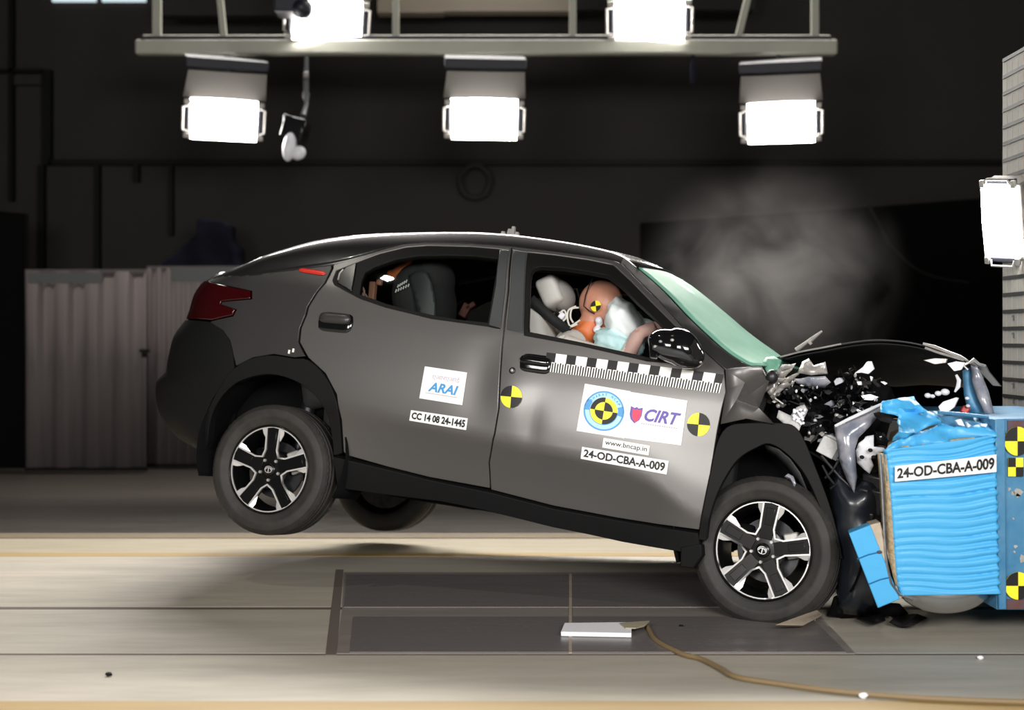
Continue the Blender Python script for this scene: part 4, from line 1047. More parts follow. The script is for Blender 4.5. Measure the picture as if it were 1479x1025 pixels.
target((0, 0), 0, 0, dm, 'small yellow and black target on the temple', fn=lambda u, v, off: c_ + uu * (u - .5) * .058 + vv_ * (v - .5) * .058 + nn * off, off=.004, tilt=20)
mb = MB('C')
for q in ([(808, 452), (815, 448), (818, 458), (812, 466), (822, 472), (834, 468)], [(836, 444), (826, 446), (824, 458), (828, 466)], [(806, 470), (816, 474), (826, 470), (838, 462)], [(832, 442), (821, 448), (820, 462), (824, 474)]):
    mb.tube(smooth_line([Vector(cs(x, y, -.50)) for x, y in q], .012), .005, 6)
mb.build('sensor_cables', 'cable_white', dm, label='loops of white sensor cable behind the neck')
mb = MB('C'); mb.box(cs(812, 456, -.5), (.03, .03, .035), RY(30)); mb.build('cable_plug', 'shard_white', dm, bevel=.005)
# airbag
ab = cthing('airbag', 'white and pale cyan driver airbag in front of the dummy', 'airbag', tuple(cs(905, 500, -.37)))
c = Vector(cs(904, 470, -.38)); mb = MB('C')
def lump(q):
    n = 1 + .14 * noise.noise(q * 2.3 + Vector((4, 1, 2))); return q * n
mb.ell(c, (.088, .22, .148), RY(-28), 40, 28, lump); mb.build('cushion', 'airbag', ab, smooth=80)
c2 = Vector(cs(893, 499, -.42)); mb = MB('C'); mb.ell(c2, (.125, .20, .085), RY(12), 36, 24, lambda q: q * (1 + .2 * noise.noise(q * 3 + Vector((1, 7, 2))))); mb.build('lower_lobe', 'airbag_cyan', ab, label='pale cyan lower lobe', smooth=80)
mb = MB('C'); mb.ell(cs(936, 478, -.2), (.10, .15, .06), RY(20), 24, 16); mb.build('side_lobe', 'airbag', ab, smooth=80)
mb = MB('C'); c3 = Vector(cs(872, 468, -.455))
for k in range(5): mb.ell(c3 + Vector((rnd.uniform(-.04, .04), rnd.uniform(0, .03), rnd.uniform(-.035, .03))), (.022, .015, .02), None, 10, 8)
remeshed(mb, 'chalk_patch', ['shard_white'], dm, .006, 2, 'white chalky patch on the jaw')
# child seat
cs0 = Vector(cs(612, 430, -.42))
ch = cthing('child_restraint', 'black child seat shell behind the rear side window', 'child seat', (cs0.x, -.42, .84))
mb = MB('C')
mb.ell(cs0 + Vector((-.02, 0, .01)), (.155, .19, .20), RY(-8)); mb.ell(cs0 + Vector((.02, 0, -.2)), (.19, .2, .16)); mb.ell(cs0 + Vector((.035, 0, .08)), (.12, .17, .15), RY(15)); mb.ell(cs0 + Vector((.10, 0, -.03)), (.08, .17, .19), RY(-10))
remeshed(mb, 'shell', ['seat_fabric'], ch, .012, 3)
mb = MB('C'); w0 = [(590, 398), (598, 393), (610, 390), (618, 394), (625, 410), (629, 430), (630, 455), (628, 466), (608, 463), (602, 440), (596, 418)]
vv, tri, _ = fill2d([(cs(x, y, -.61)[0], cs(x, y, -.61)[2]) for x, y in w0], (), .02)
xs = [v[0] for v in vv]; xm = (min(xs) + max(xs)) / 2
mb.add([Vector((v[0], -.625 + .5 * (v[0] - xm) ** 2 * 3, v[1])) for v in vv], tri); mb.build('side_wing', 'satin_grey', ch, label='grey side wing of the child seat', solid=.02, smooth=70)
def strokes(rows, y):
    mb = MB('C')
    for (x0, y0, x1, y1, n) in rows:
        for k in range(n):
            t = k / (n - 1); px, py = x0 + (x1 - x0) * t, y0 + (y1 - y0) * t
            mb.tube([cs(px - .8, py + 2.2, y), cs(px + .8, py - 2.2, y)], .0035, 5)
    return mb
strokes([(575, 413, 587, 406, 5), (572, 420, 590, 412, 6)], -.625).build('seat_label', 'white_vinyl', ch, label='two short rows of white marks', kind='stuff')
# child dummy lying in the shell, legs up to the rear backrest
cd = cthing('child_dummy', 'orange limbed child dummy in the black child seat', 'dummy', (cs0.x - .02, -.40, .9))
mb = MB('C'); f0 = Vector(cs(566, 399, -.50)); f1 = Vector(cs(592, 382, -.50)); tr_ = cs0 + Vector((.03, .02, -.12))
mb.ell(cs0 + Vector((.02, .02, .02)), (.07, .07, .08)); mb.tube([cs0 + Vector((.02, .02, 0)), tr_, tr_ + Vector((-.08, 0, -.08))], [.05, .09, .085], 14)
for sy, ft, kk in ((-.08, f0, f1), (.08, f0 + Vector((.02, .16, -.02)), f1 + Vector((0, .16, 0)))):
    mb.tube([tr_ + Vector((-.06, sy, -.05)), kk + Vector((.03, .02, -.06)), kk, kk.lerp(ft, .6), ft], [.05, .045, .035, .034, .024], 12)
    mb.tube([ft, ft + Vector((-.02, 0, .03))], [.026, .018], 10)
for sy in (-1, 1): mb.tube([cs0 + Vector((.02, sy * .08, -.04)), cs0 + Vector((.05, sy * .10, -.12)), cs0 + Vector((.03, sy * .08, -.17))], [.035, .03, .025], 10)
remeshed(mb, 'child_body', ['dummy_neck'], cd, .009, 3)
# cables and connectors on the rear bench
cbk = cthing('cable_bundle', 'bundle of brown and white connectors at the rear window corner', 'cables', tuple(cs(535, 440, -.55)))
mb = MB('C'); mb.box(cs(538, 424, -.56), (.035, .04, .13), RY(-4)); mb.box(cs(548, 408, -.56), (.03, .03, .03)); mb.build('connector', 'dummy_skin', cbk, bevel=.006)
mb = MB('C')
for q in ([(514, 420), (520, 412), (526, 420), (524, 430)], [(518, 428), (526, 424), (532, 432)], [(530, 434), (548, 438), (556, 444)]): mb.tube(smooth_line([Vector(cs(x, y, -.62)) for x, y in q], .01), .006, 6)
mb.build('loose_cable', 'dummy_pink', cbk)

# ------------------------------------------------------------------ barrier: honeycomb block on a steel mount in front of the impact wall
YB = 5.70
def wb(px, py, dy=0.): return wat(px, py, YB) + Vector((0, dy, 0))
IW = MB(); IW.box((3.45, 5.25, 1.39), (1.70, 3.56, 2.78)); iw = IW.build('impact_wall', 'grid_tile', None, 'pale gridded concrete impact wall behind the blue barrier', 'wall block', bevel=.01, kind='thing')
mb = MB()
for k in range(32): mb.box((2.599, 5.26, .04 + k * .0885), (.008, 3.5, .019))
mb.build('grid_lines', 'black_ink', iw, label='black grid lines', kind='stuff', smooth=0)
mb = MB()
for k in range(47): mb.box((2.5995, 3.51 + k * .075, 1.385), (.002, .003, 2.74))
mb.build('grid_uprights', 'beam_beige', iw, label='thin upright grid lines', kind='stuff', smooth=0)
mb = MB()
for k, z in enumerate((1.43, 1.34, 1.08, 1.0)):
    mb.box((2.5975, 6.87, z), (.004, .022, .010)); mb.box((2.5975, 6.862, z - .014), (.004, .008, .018))
mb.build('grid_marks', 'mark_grey', iw, label='small faint marks beside the grid', kind='stuff', smooth=0)
br = thing('deformable_barrier', 'blue honeycomb crash barrier crushed by the car front', 'barrier', wb(1380, 880) * 1)
br.location.z = WM[br].translation.z
# core with crushed face
a, b, c, d = wb(1284, 648), wb(1437, 628), wb(1442, 854), wb(1302, 854)
mb = MB(); pr_ = [q + Vector((0, .03, 0)) for q in (a, b, c, d)]; bk_ = [q + Vector((sx, 1.0, 0)) for q, sx in zip(pr_, (.30, 0, 0, .30))]; mb.add(pr_ + bk_, [(0, 1, 2, 3), (7, 6, 5, 4), (0, 4, 5, 1), (1, 5, 6, 2), (2, 6, 7, 3), (3, 7, 4, 0)]); mb.build('honeycomb_core', 'honey_raw', br, label='raw edge of the honeycomb')
# near cover sheet, pleated
def pleat(v):
    s_ = 0
    for k, (p, w_, h) in enumerate(((.035, .012, .018), (.075, .014, .02), (.118, .010, .012), (.19, .012, .012), (.245, .010, .015), (.30, .014, .012), (.345, .008, .02), (.40, .014, .012), (.455, .010, .014), (.50, .009, .016), (.56, .012, .014), (.615, .010, .016), (.67, .012, .018), (.715, .009, .014), (.765, .012, .018), (.82, .010, .014), (.865, .010, .018), (.91, .012, .016), (.955, .010, .016))):
        s_ -= h * math.exp(-((v - p) / w_) ** 2)
    return s_
rows = []
tl, tr, brr, bl_ = Vector((1276, 650)), Vector((1437, 628)), Vector((1443, 857)), Vector((1299, 859))
lft = spl([(0, 1276), (.1, 1279), (.4, 1285), (.8, 1291), (.92, 1294), (1, 1300)])
for i in range(151):
    v = i / 150; row = []
    for k in range(41):
        u = k / 40; x = lft(v) * (1 - u) + (tr.x + (brr.x - tr.x) * v) * u; y = (tl.y + (bl_.y - tl.y) * v) * (1 - u) + (tr.y + (brr.y - tr.y) * v) * u
        vv2 = v + .012 * math.sin(u * 6 + 1) + .014 * noise.noise(Vector((u * 2.2, v * 7, .3)))
        am = .5 + 1.0 * u ** 1.5 + .5 * noise.noise(Vector((u * 3, v * 9, 5)))
        row.append(wb(x + (1.6 * math.sin(v * 90) if k == 40 else 0), y, -.012 + pleat(vv2) * -.45 * max(.1, am) * (1 - .8 * (u < .04)) + .02 * (u < .02)))
    rows.append(row)
mb = MB(); mb.grid(rows); cov = mb.build('cover_sheet', 'honey', br, label='pleated bright blue side sheet', smooth=70, solid=.006, solid_off=1)
# raw golden strip and folded steel edge on the crushed front
mb = MB(); L = [(1272, 656), (1275, 700), (1277, 740), (1279, 780), (1282, 815), (1288, 842), (1300, 858)]; Rr_ = [(1279, 656), (1284, 700), (1287, 740), (1290, 780), (1292, 815), (1295, 842), (1305, 860)]
mb.grid([[wb(*p, .05), wb(*q, -.004)] for p, q in zip(L, Rr_)]); mb.build('raw_front', 'honey_raw', br, label='golden raw honeycomb edge', solid=.02)
mb = MB(); mb.tube([wb(p[0] - 1, p[1], .0) for p in L] + [wb(1318, 866)], .006, 6); mb.build('front_edge', 'steel', br)
# upper crumpled sheets
def wsheet(pts, name, mt, label, tear=.02, res=.02, thick=.005, par=None, seed=0.):
    q = [wb(p[0], p[1], p[2]) for p in pts]; vv, tri, _ = fill2d([(p.x, p.z) for p in q], (), res); A_ = np.array([[p.x, p.z, p.y] for p in q]); out = []
    for v in vv:
        wt = 1 / ((A_[:, 0] - v[0]) ** 2 + (A_[:, 1] - v[1]) ** 2 + 1e-6) ** 1.3; y = (wt * A_[:, 2]).sum() / wt.sum()
        y += noise.noise(Vector((v[0] * 16, v[1] * 16, seed))) * tear * 1.6 + abs(noise.noise(Vector((v[0] * 7 + 3, v[1] * 22, seed)))) * tear * 1.6
        out.append(Vector((v[0], y, v[1])))
    mb = MB(); mb.add(out, tri); return mb.build(name, mt, par or br, label=label, smooth=50, solid=thick)
wsheet([(1276, 652, -.01), (1290, 640, 0), (1312, 632, .03), (1345, 622, .05), (1368, 612, .07), (1385, 618, .06), (1437, 612, .08), (1438, 629, -.01), (1360, 640, -.02)], 'top_fold', 'honey', 'folded upper edge of the blue sheet', .02, seed=2)
wsheet([(1282, 596, .10), (1292, 582, .14), (1318, 577, .16), (1341, 575, .16), (1344, 590, .12), (1362, 603, .06), (1366, 610, .04), (1340, 620, .02), (1310, 634, .0), (1296, 638, .0), (1304, 620, .08), (1312, 604, .14), (1300, 600, .14)], 'torn_sheet', 'honey', 'torn blue sheet pushed up', .05, .016, seed=5)
wsheet([(1281, 600, .2), (1298, 596, .2), (1314, 600, .2), (1306, 616, .2), (1292, 612, .2)], 'torn_gap_shade', 'void', 'black patch for the shade inside the torn sheet', .02, .02, seed=7)  # black sheet puts the shade of the gap into colour
wsheet([(1338, 598, .10), (1365, 596, .16), (1420, 602, .2), (1438, 604, .2), (1438, 622, .10), (1400, 622, .10), (1370, 618, .10)], 'top_plate', 'mount_blue', 'scuffed blue upper plate', .02, .02, seed=9)
mb = MB(); mb.tube([wb(1366, 597, .1), wb(1400, 600, .12), (wb(1440, 604, .10))], .008, 8); mb.build('top_rim', 'mount_blue', br)
for q in ([(1384, 608), (1392, 606), (1397, 616), (1388, 614)], [(1420, 612), (1430, 613), (1428, 617), (1421, 616)], [(1400, 610), (1406, 615), (1402, 618)]):
    mb = MB(); mb.prism([wb(x, y, .03) for x, y in q], (0, .02, 0)); mb.build('scuffed_chip', 'shard_white', br)
mb = MB(); mb.ell(wb(1377, 854, .13), (.205, .13, .118), None, 40, 26); mb.build('bulged_base_sheet', 'alu_sheet', br, label='bare aluminium sheet bulging under the block', smooth=80)
mb = MB(); mb.tube([wb(1302, 858, -.005), wb(1322, 865, -.005)], .006, 6); mb.build('base_edge', 'alu_sheet', br)
# hanging lower element of the barrier face
fp = [(1226, 770), (1257, 758), (1300, 865), (1268, 878)]
mb = MB(); mb.prism([wb(x, y, .0) for x, y in fp], (.02, .10, .0)); el_ = mb.build('face_element', 'honey', br, label='hanging blue block of the barrier face', bevel=.004)
mb = MB(); mb.prism([wb(x, y, .006) for x, y in ((1257, 758), (1272, 754), (1284, 800), (1290, 843), (1312, 857), (1298, 867))], (.01, .10, 0)); mb.build('element_backing', 'raw_band', el_, label='dull metal backing strip', bevel=.003)
mb = MB()
for a_, b_ in (((1238, 807), (1270, 797)), ((1255, 843), (1287, 833))): mb.tube([wb(*a_, -.002), wb((a_[0] + b_[0]) / 2, (a_[1] + b_[1]) / 2 - 1.5, -.003), wb(*b_, -.002)], .003, 5)
mb.build('element_groove', 'honey_dark', el_)
mb = MB(); mb.ell(wb(1270, 797, -.002), (.012, .008, .007)); mb.build('element_bolt', 'rust', el_)
# steel mount
mt_ = thing('barrier_mount', 'scuffed blue steel mount with rust holding the honeycomb', 'mount', wb(1460, 882))
mb = MB(); q = [wb(1438, 605, .02), wb(1608, 604, .02), wb(1608, 882, .02), wb(1442, 882, .02)]; mb.prism(q, (0, 1.05, 0)); mb.build('mount_plate', 'mount_blue', mt_, bevel=.006)
mb = MB(); mb.prism([wb(1457, 607, .014), wb(1604, 607, .014), wb(1604, 642, .014), wb(1457, 648, .014)], (0, .02, 0)); mb.build('rust_patch', 'rust', mt_, label='rusty red upper band')
mb = MB(); mb.prism([wb(1450, 866, .014), wb(1604, 866, .014), wb(1604, 880, .014), wb(1450, 880, .014)], (0, .02, 0)); mb.build('rust_patch', 'rust', mt_, label='rusty lower edge')
mb = MB(); mb.prism([wb(1437, 605, .0), wb(1452, 605, .0), wb(1454, 880, .0), wb(1443, 880, .0)], (0, .06, 0)); mb.build('mount_edge', 'mount_blue', mt_, label='lighter blue bare edge', bevel=.004)
rn = random.Random(4)
for k in range(9):
    x, y = rn.uniform(1458, 1490), rn.uniform(700, 820); n = 6; r = rn.uniform(2, 7)
    mb = MB(); mb.prism([wb(x + r * math.cos(2 * math.pi * j / n) * rn.uniform(.5, 1.2), y + r * math.sin(2 * math.pi * j / n) * rn.uniform(.5, 1.2), .017) for j in range(n)], (0, .006, 0)); mb.build('bare_spot', 'bare_metal', mt_)
for (x, y, rx, ry, lb) in ((1470, 637, 19, 21, 'upper round yellow and black target'), (1471, 846, 19, 20, 'lower round yellow and black target')):
    target((0, 0), 0, 0, mt_, lb, fn=lambda u, v, off, x=x, y=y, rx=rx, ry=ry: wb(x + (u - .5) * 2 * rx, y - (v - .5) * 2 * ry, .008 - off), off=.004, frame='W', tilt=0)
dq = Decal(0, 0, 0, 0, lambda u, v, off: wb(1457 + u * 22, 688 - v * 27, .012 - off))
sq_ = plain(dq, 'square_marker', 'yellow_vinyl', mt_, 'small square yellow and black marker', frame='W')
mb = MB(); dq.shape(mb, ((0, .5), (.5, .5), (.5, 1), (0, 1)), .006); dq.shape(mb, ((.5, 0), (1, 0), (1, .5), (.5, .5)), .006); mb.build('marker_quarters', 'black_ink', sq_, smooth=0)
for q in ((wb(1560, 882, .3), .0), (wb(1585, 882, .9), .0)):
    p = q[0]; mb = MB(); mb.box((p.x, p.y, p.z / 2), (.12, .14, p.z)); mb.build('mount_foot', 'mount_blue', mt_, bevel=.006)
# number label on the honeycomb
d = Decal(0, 0, 0, 0, lambda u, v, off: wb(1289 + u * 145.5, (672 - 17 * u) * v + (694 - 14 * u) * (1 - v), -.034 - off - .006 * math.sin(u * 3.1)))
st = plain(d, 'number_label', 'white_vinyl', br, 'white number label on the blue block', frame='W')
mb = MB(); d.letters(mb, '24-OD-CBA-A-009', (.02, .17, .98, .86), .0058, bold=.034); mb.build('lettering', 'black_ink', st, label='black characters 24-OD-CBA-A-009', smooth=0)

# ------------------------------------------------------------------ hall: floor
def strip_floor(name, mt, y0, y1, x0=-12, x1=12, z=.0, th=.02, kind='structure', label=None):
    mb = MB(); a, b = (CH - z) * FPX / (y0 - HY), (CH - z) * FPX / (y1 - HY)
    mb.box(((x0 + x1) / 2, (a + b) / 2, z - th / 2), (x1 - x0, abs(a - b), th)); return mb.build(name, mt, kind=kind, label=label, smooth=0)
mb = MB(); mb.box((0, 6, -.06), (26, 22, .08)); mb.build('floor', 'floor_dark', kind='structure', smooth=0)
strip_floor('trim_1', 'brown_strip', 769.5, 776.5, z=.001)
strip_floor('trim_2', 'cream_strip', 777.5, 798, z=.003)
strip_floor('trim_3', 'yellow_strip', 798, 803, z=.0035)
strip_floor('floor_track', 'concrete', 803, 876, z=.002)
strip_floor('trim_4', 'joint_dark', 876, 880, z=.0005)
strip_floor('floor_track_middle', 'concrete_b', 880, 943, z=.002)
strip_floor('trim_5', 'joint_dark', 943, 946, z=.0005)
strip_floor('floor_track_front', 'concrete', 946, 1012, z=.002)
strip_floor('trim_6', 'yellow_strip', 1012, 1034, z=.003)
strip_floor('floor_apron', 'concrete_b', 1034, 1900, z=.001)
def floor_poly(pts, z, th=.004):
    mb = MB(); mb.prism([fl(x, y, z) for x, y in pts], (0, 0, -th)); return mb
pl_ = thing('steel_floor_plate', 'dark worn steel plate set into the track under the car', 'floor plate', fl(850, 890))
floor_poly([(497, 826), (1130, 826), (1130, 830), (1235, 943), (486, 943), (494, 880)], .006).build('plate', 'plate_rim', pl_, smooth=0)
floor_poly([(500, 829), (1120, 829), (1150, 876), (497, 876)], .009).build('plate_inset', 'plate_steel', pl_, label='dark steel inset at the back', smooth=0)
floor_poly([(510, 890), (1170, 890), (1222, 941), (505, 941)], .009).build('plate_inset', 'plate_steel', pl_, label='dark steel inset at the front', smooth=0)
floor_poly([(822, 828), (826, 828), (826, 942), (821.5, 942)], .0105).build('plate_seam', 'raw_band', pl_, label='pale seam across the plate', smooth=0)
mb = floor_poly([(485, 822), (496, 822), (486, 945), (470, 945)], .004); mb.build('trim_7', 'joint_dark', kind='structure', smooth=0)
mb = MB(); mb.prism([fl(810, 912, .03), fl(815, 899, .03), fl(905, 898, .03), fl(912, 903, .03), fl(912, 914, .03)], (0, 0, -.02)); o = mb.build('floor_marker', 'paper_white', None, 'white flat plate lying on the steel floor plate', 'plate', bevel=.003)
mb = MB(); mb.prism([fl(895, 899, .036), fl(938, 896, .036), fl(930, 903, .036), fl(918, 906, .036), fl(903, 906, .036)], (0, 0, -.006)); mb.build('marker_tab', 'cream_strip', o, label='tan tab at its end')
mb = MB(); mb.tube(smooth_line([fl(x, y, .014) for x, y in ((935, 905), (948, 925), (985, 944), (1012, 951), (1040, 965), (1062, 977), (1110, 985), (1200, 997), (1300, 1006), (1400, 1011), (1520, 1015))], .05), .011, 8)
mb.build('floor_cable', 'cable_tan', None, 'brown cable snaking over the concrete in front', 'cable')
for i, (x, y, r, mt2, lb, ct) in enumerate(((1247, 1009, .018, 'paper_white', 'small white chip beside the brown floor cable', 'chip'), (157, 977, .014, 'plastic', 'small dark chip alone on the bare concrete', 'chip'), (984, 907, .012, 'plastic', 'tiny black chip on the plate below the front wheel', 'chip'), (1416, 953, .014, 'paper_white', 'tiny pale chip below the barrier mount', 'chip'))):
    mb = MB(); p = fl(x, y, .0); mb.ell(p + Vector((0, 0, r * .6 + .002)), (r, r * .8, r * .6), None, 8, 6, lambda q: q * (1 + .3 * noise.noise(q * 2 + Vector((i, 0, 0))))); mb.build('floor_chip', mt2, None, lb, ct)
mb = MB(); mb.prism([fl(1120, 902, .05), fl(1180, 880, .07), fl(1188, 888, .04), fl(1160, 903, .03)], (.01, .08, -.025)); mb.build('wheel_scrap', 'raw_band', None, 'pale scrap wedged under the front wheel', 'scrap', bevel=.004)
for i, (q, lb) in enumerate((([(1240, 893), (1252, 884), (1275, 886), (1280, 896), (1262, 901)], 'black plastic scrap under the bumper corner'), ([(1288, 898), (1298, 888), (1325, 886), (1340, 892), (1320, 903), (1302, 905)], 'black plastic scrap under the barrier'))):
    mb = MB(); mb.prism([fl(x, y, .035 - .02 * (k % 2)) for k, (x, y) in enumerate(q)], (.0, .05, -.012)); mb.build('plastic_scrap', 'plastic', None, lb, 'scrap', bevel=.003)

# ------------------------------------------------------------------ hall: walls and what stands on them
YW = 15.0
mb = MB(); mb.box((0, YW + .1, 4), (26, .2, 8.2)); mb.build('wall_back', 'wall_paint', kind='structure', smooth=0)
mb = MB(); mb.box((-10, 5, 4), (.2, 20.4, 8.2)); mb.build('wall_left', 'wall_paint', kind='structure', smooth=0)
mb = MB(); mb.box((10, 5, 4), (.2, 20.4, 8.2)); mb.build('wall_right', 'wall_paint', kind='structure', smooth=0)
mb = MB(); mb.box((0, -5, 4), (20, .2, 8.2)); mb.build('wall_front', 'wall_paint', kind='structure', smooth=0)
mb = MB(); mb.box((0, 5, 8.05), (20, 20, .1)); mb.build('ceiling', 'wall_dark', kind='structure', smooth=0)
def wpoly(pts, Y, th): mb = MB(); mb.prism([wat(x, y, Y) for x, y in pts], (0, th, 0)); return mb
wpoly([(925, 322), (1240, 300), (1460, 283), (1640, 283), (1640, 656), (925, 656)], YW - .06, .1).build('dark_opening_1', 'wall_dark', kind='structure', smooth=0)  # black panel stands for the unlit opening, its dark put into colour
wpoly([(-60, 300), (36, 308), (36, 676), (-60, 676)], 13.3, .1).build('dark_opening_2', 'wall_dark', kind='structure', smooth=0)  # doorway darkness made as a black panel
for i, (a, b) in enumerate(((75, 138), (147, 210))):
    wpoly([(a, -70), (b, -70), (b, 2), (a, 2)], YW - .05, .04).build('window_%d' % (i + 1), 'daylit_window', kind='structure', smooth=0)
def wtrim(n, pts, mt='pipe_dark', Y=YW - .12, th=.1): wpoly(pts, Y, th).build('trim_%d' % n, mt, kind='structure', smooth=0)
wtrim(8, [(70, 230), (1700, 230), (1700, 238), (70, 238)]); wtrim(9, [(60, 100), (73, 100), (73, 238), (60, 238)]); wtrim(10, [(-60, 99), (62, 99), (62, 104), (-60, 104)])
wtrim(11, [(54, 238), (63, 238), (63, 392), (54, 392)]); wtrim(12, [(136, 238), (143, 238), (143, 392), (136, 392)]); wtrim(13, [(243, 238), (249, 238), (249, 340), (243, 340)])
wtrim(14, [(20, 108), (62, 108), (62, 122), (20, 122)], 'hide'); wtrim(15, [(12, -60), (18, -60), (18, 290), (12, 290)]); wtrim(16, [(192, 238), (200, 238), (200, 262), (192, 262)])
for n, (a, b, y1, mt2) in enumerate(((545, 640, 18, 'beam_beige'), (640, 830, 16, 'beam_beige'), (830, 1090, 14, 'hide'), (230, 420, 22, 'hide'))): wtrim(17 + n, [(a, -60), (b, -60), (b, y1), (a, y1)], mt2, 14.2, .2)
mb = MB(); c = wat(686, 262, YW - .14); mb.tube([c + Vector((math.cos(a) * .17 * (1 + .04 * math.sin(5 * a)), .02 * math.sin(3 * a), math.sin(a) * .18)) for a in np.linspace(0, 2 * math.pi, 40)[:-1]], .035, 8, closed=True)
mb.build('hanging_hose_coil', 'hide', None, 'dark coil hanging on the back wall', 'hose')
# corrugated partition, two leaves
def leaf(x0, x1, yt, yb, Y, per, amp, label):
    a, b = wat(x0, yb, Y), wat(x1, yb, Y); zt = CH - (yt - HY) / FPX * Y; rows = [[], []]; n = int((b.x - a.x) / per * 10); p = thing('corrugated_partition', label, 'partition', ((a.x + b.x) / 2, Y, 0), 'corrugated partition leaves')
    for i in range(n + 1):
        x = a.x + (b.x - a.x) * i / n; y = Y - amp * math.tanh(3 * math.sin((x - a.x) / per * 2 * math.pi)) / 1.0
        rows[0].append(Vector((x, y, .035))); rows[1].append(Vector((x, y, zt)))
    mb = MB(); mb.grid(rows, flip=True); mb.build('sheet', 'partition', p, smooth=60, solid=.01)
    mb = MB(); mb.box(((a.x + b.x) / 2, Y + .03, zt), (b.x - a.x, .07, .04)); mb.build('top_rail', 'partition', p, bevel=.004)
    mb = MB(); mb.box(((a.x + b.x) / 2, Y + .03, .018), (b.x - a.x, .07, .036)); mb.build('bottom_rail', 'pipe_dark', p)
    return p, zt
p1, zt1 = leaf(36, 210.5, 392, 680, 13.2, .30, .022, 'grey corrugated partition with a wide grey plate along its top')
p2, zt2 = leaf(212, 480, 387, 673, 13.6, .10, .010, 'grey fine ribbed partition standing behind the car tail')
mb = MB(); q = [wat(40, 393, 13.15), wat(148, 393, 13.15), wat(148, 409, 13.15), wat(40, 409, 13.15)]; mb.prism(q, (0, .012, 0)); mb.build('top_plate', 'partition_trim', p1, label='flat grey plate at the top')
mb = MB(); q = [wat(248, 386, 13.56), wat(345, 386, 13.56), wat(345, 406, 13.56), wat(248, 406, 13.56)]; mb.prism(q, (0, .012, 0)); mb.build('top_plate', 'partition_trim', p2, label='flat pale plate at the top')
mb = MB(); mb.box(wat(209, 506, 13.14), (.10, .04, .03)); mb.box(wat(208, 511, 13.13), (.04, .04, .06)); mb.build('latch', 'pipe_dark', p1, label='dark latch', bevel=.004)
mb = MB()
pp = [(226, 386), (250, 366), (272, 348), (285, 340), (284, 318), (292, 313), (318, 318), (334, 324), (334, 352), (340, 372), (350, 386), (346, 450), (344, 670.5), (240, 670.5), (238, 450)]
vv, tri, rg = fill2d([(wat(x, y, 13.85).x, wat(x, y, 13.85).z) for x, y in pp], (), .05)
mb.add([Vector((v[0], 13.85 + .06 * noise.noise(Vector((v[0] * 5, v[1] * 3, 0))), v[1])) for v in vv], tri)
tp = mb.build('draped_tarpaulin', 'tarp_blue', None, 'dark blue tarpaulin heaped up behind the ribbed partition', 'tarpaulin', solid=.25, smooth=60)

# ------------------------------------------------------------------ gantry and floodlights
YG = 12.0
gz = wat(0, 69, YG).z
ga = thing('lighting_gantry', 'long pale steel gantry carrying the floodlights', 'gantry', wat(702, 69, YG))
a, b = wat(197, 69, YG), wat(1208, 69, YG)
mb = MB(); mb.box(((a.x + b.x) / 2, YG, gz), (b.x - a.x, .12, .135)); mb.build('lower_rail', 'rig_paint', ga, bevel=.02)
mb = MB(); zc = wat(0, 51, YG).z; mb.box(((a.x + b.x) / 2, YG + .16, zc), (b.x - a.x - .05, .12, .06)); mb.build('upper_rail', 'rig_paint', ga, bevel=.01)
mb = MB(); mb.box(((a.x + b.x) / 2, YG + .1, zc - .03), (b.x - a.x - .1, .3, .02)); mb.build('walkway', 'lamp_dark', ga)
for x, dx, wd in ((222, 0, .075), (320, -4, .055), (570, 0, .06), (828, 0, .065), (1068, 10, .06), (1181, 0, .065)):
    p = wat(x, 55, YG); t = wat(x + dx, -20, YG); mb = MB(); mb.prism([p + Vector((-wd / 2, .08, 0)), p + Vector((wd / 2, .08, 0)), Vector((t.x + wd / 2, YG + .08, 8.0)), Vector((t.x - wd / 2, YG + .08, 8.0))] if dx == 0 else [p + Vector((-wd / 2, .08, 0)), p + Vector((wd / 2, .08, 0)), t + Vector((dx * .02 + wd / 2, .08, .6)), t + Vector((dx * .02 - wd / 2, .08, .6))], (0, .07, 0)); mb.build('hanger_post', 'rig_paint', ga, bevel=.006)
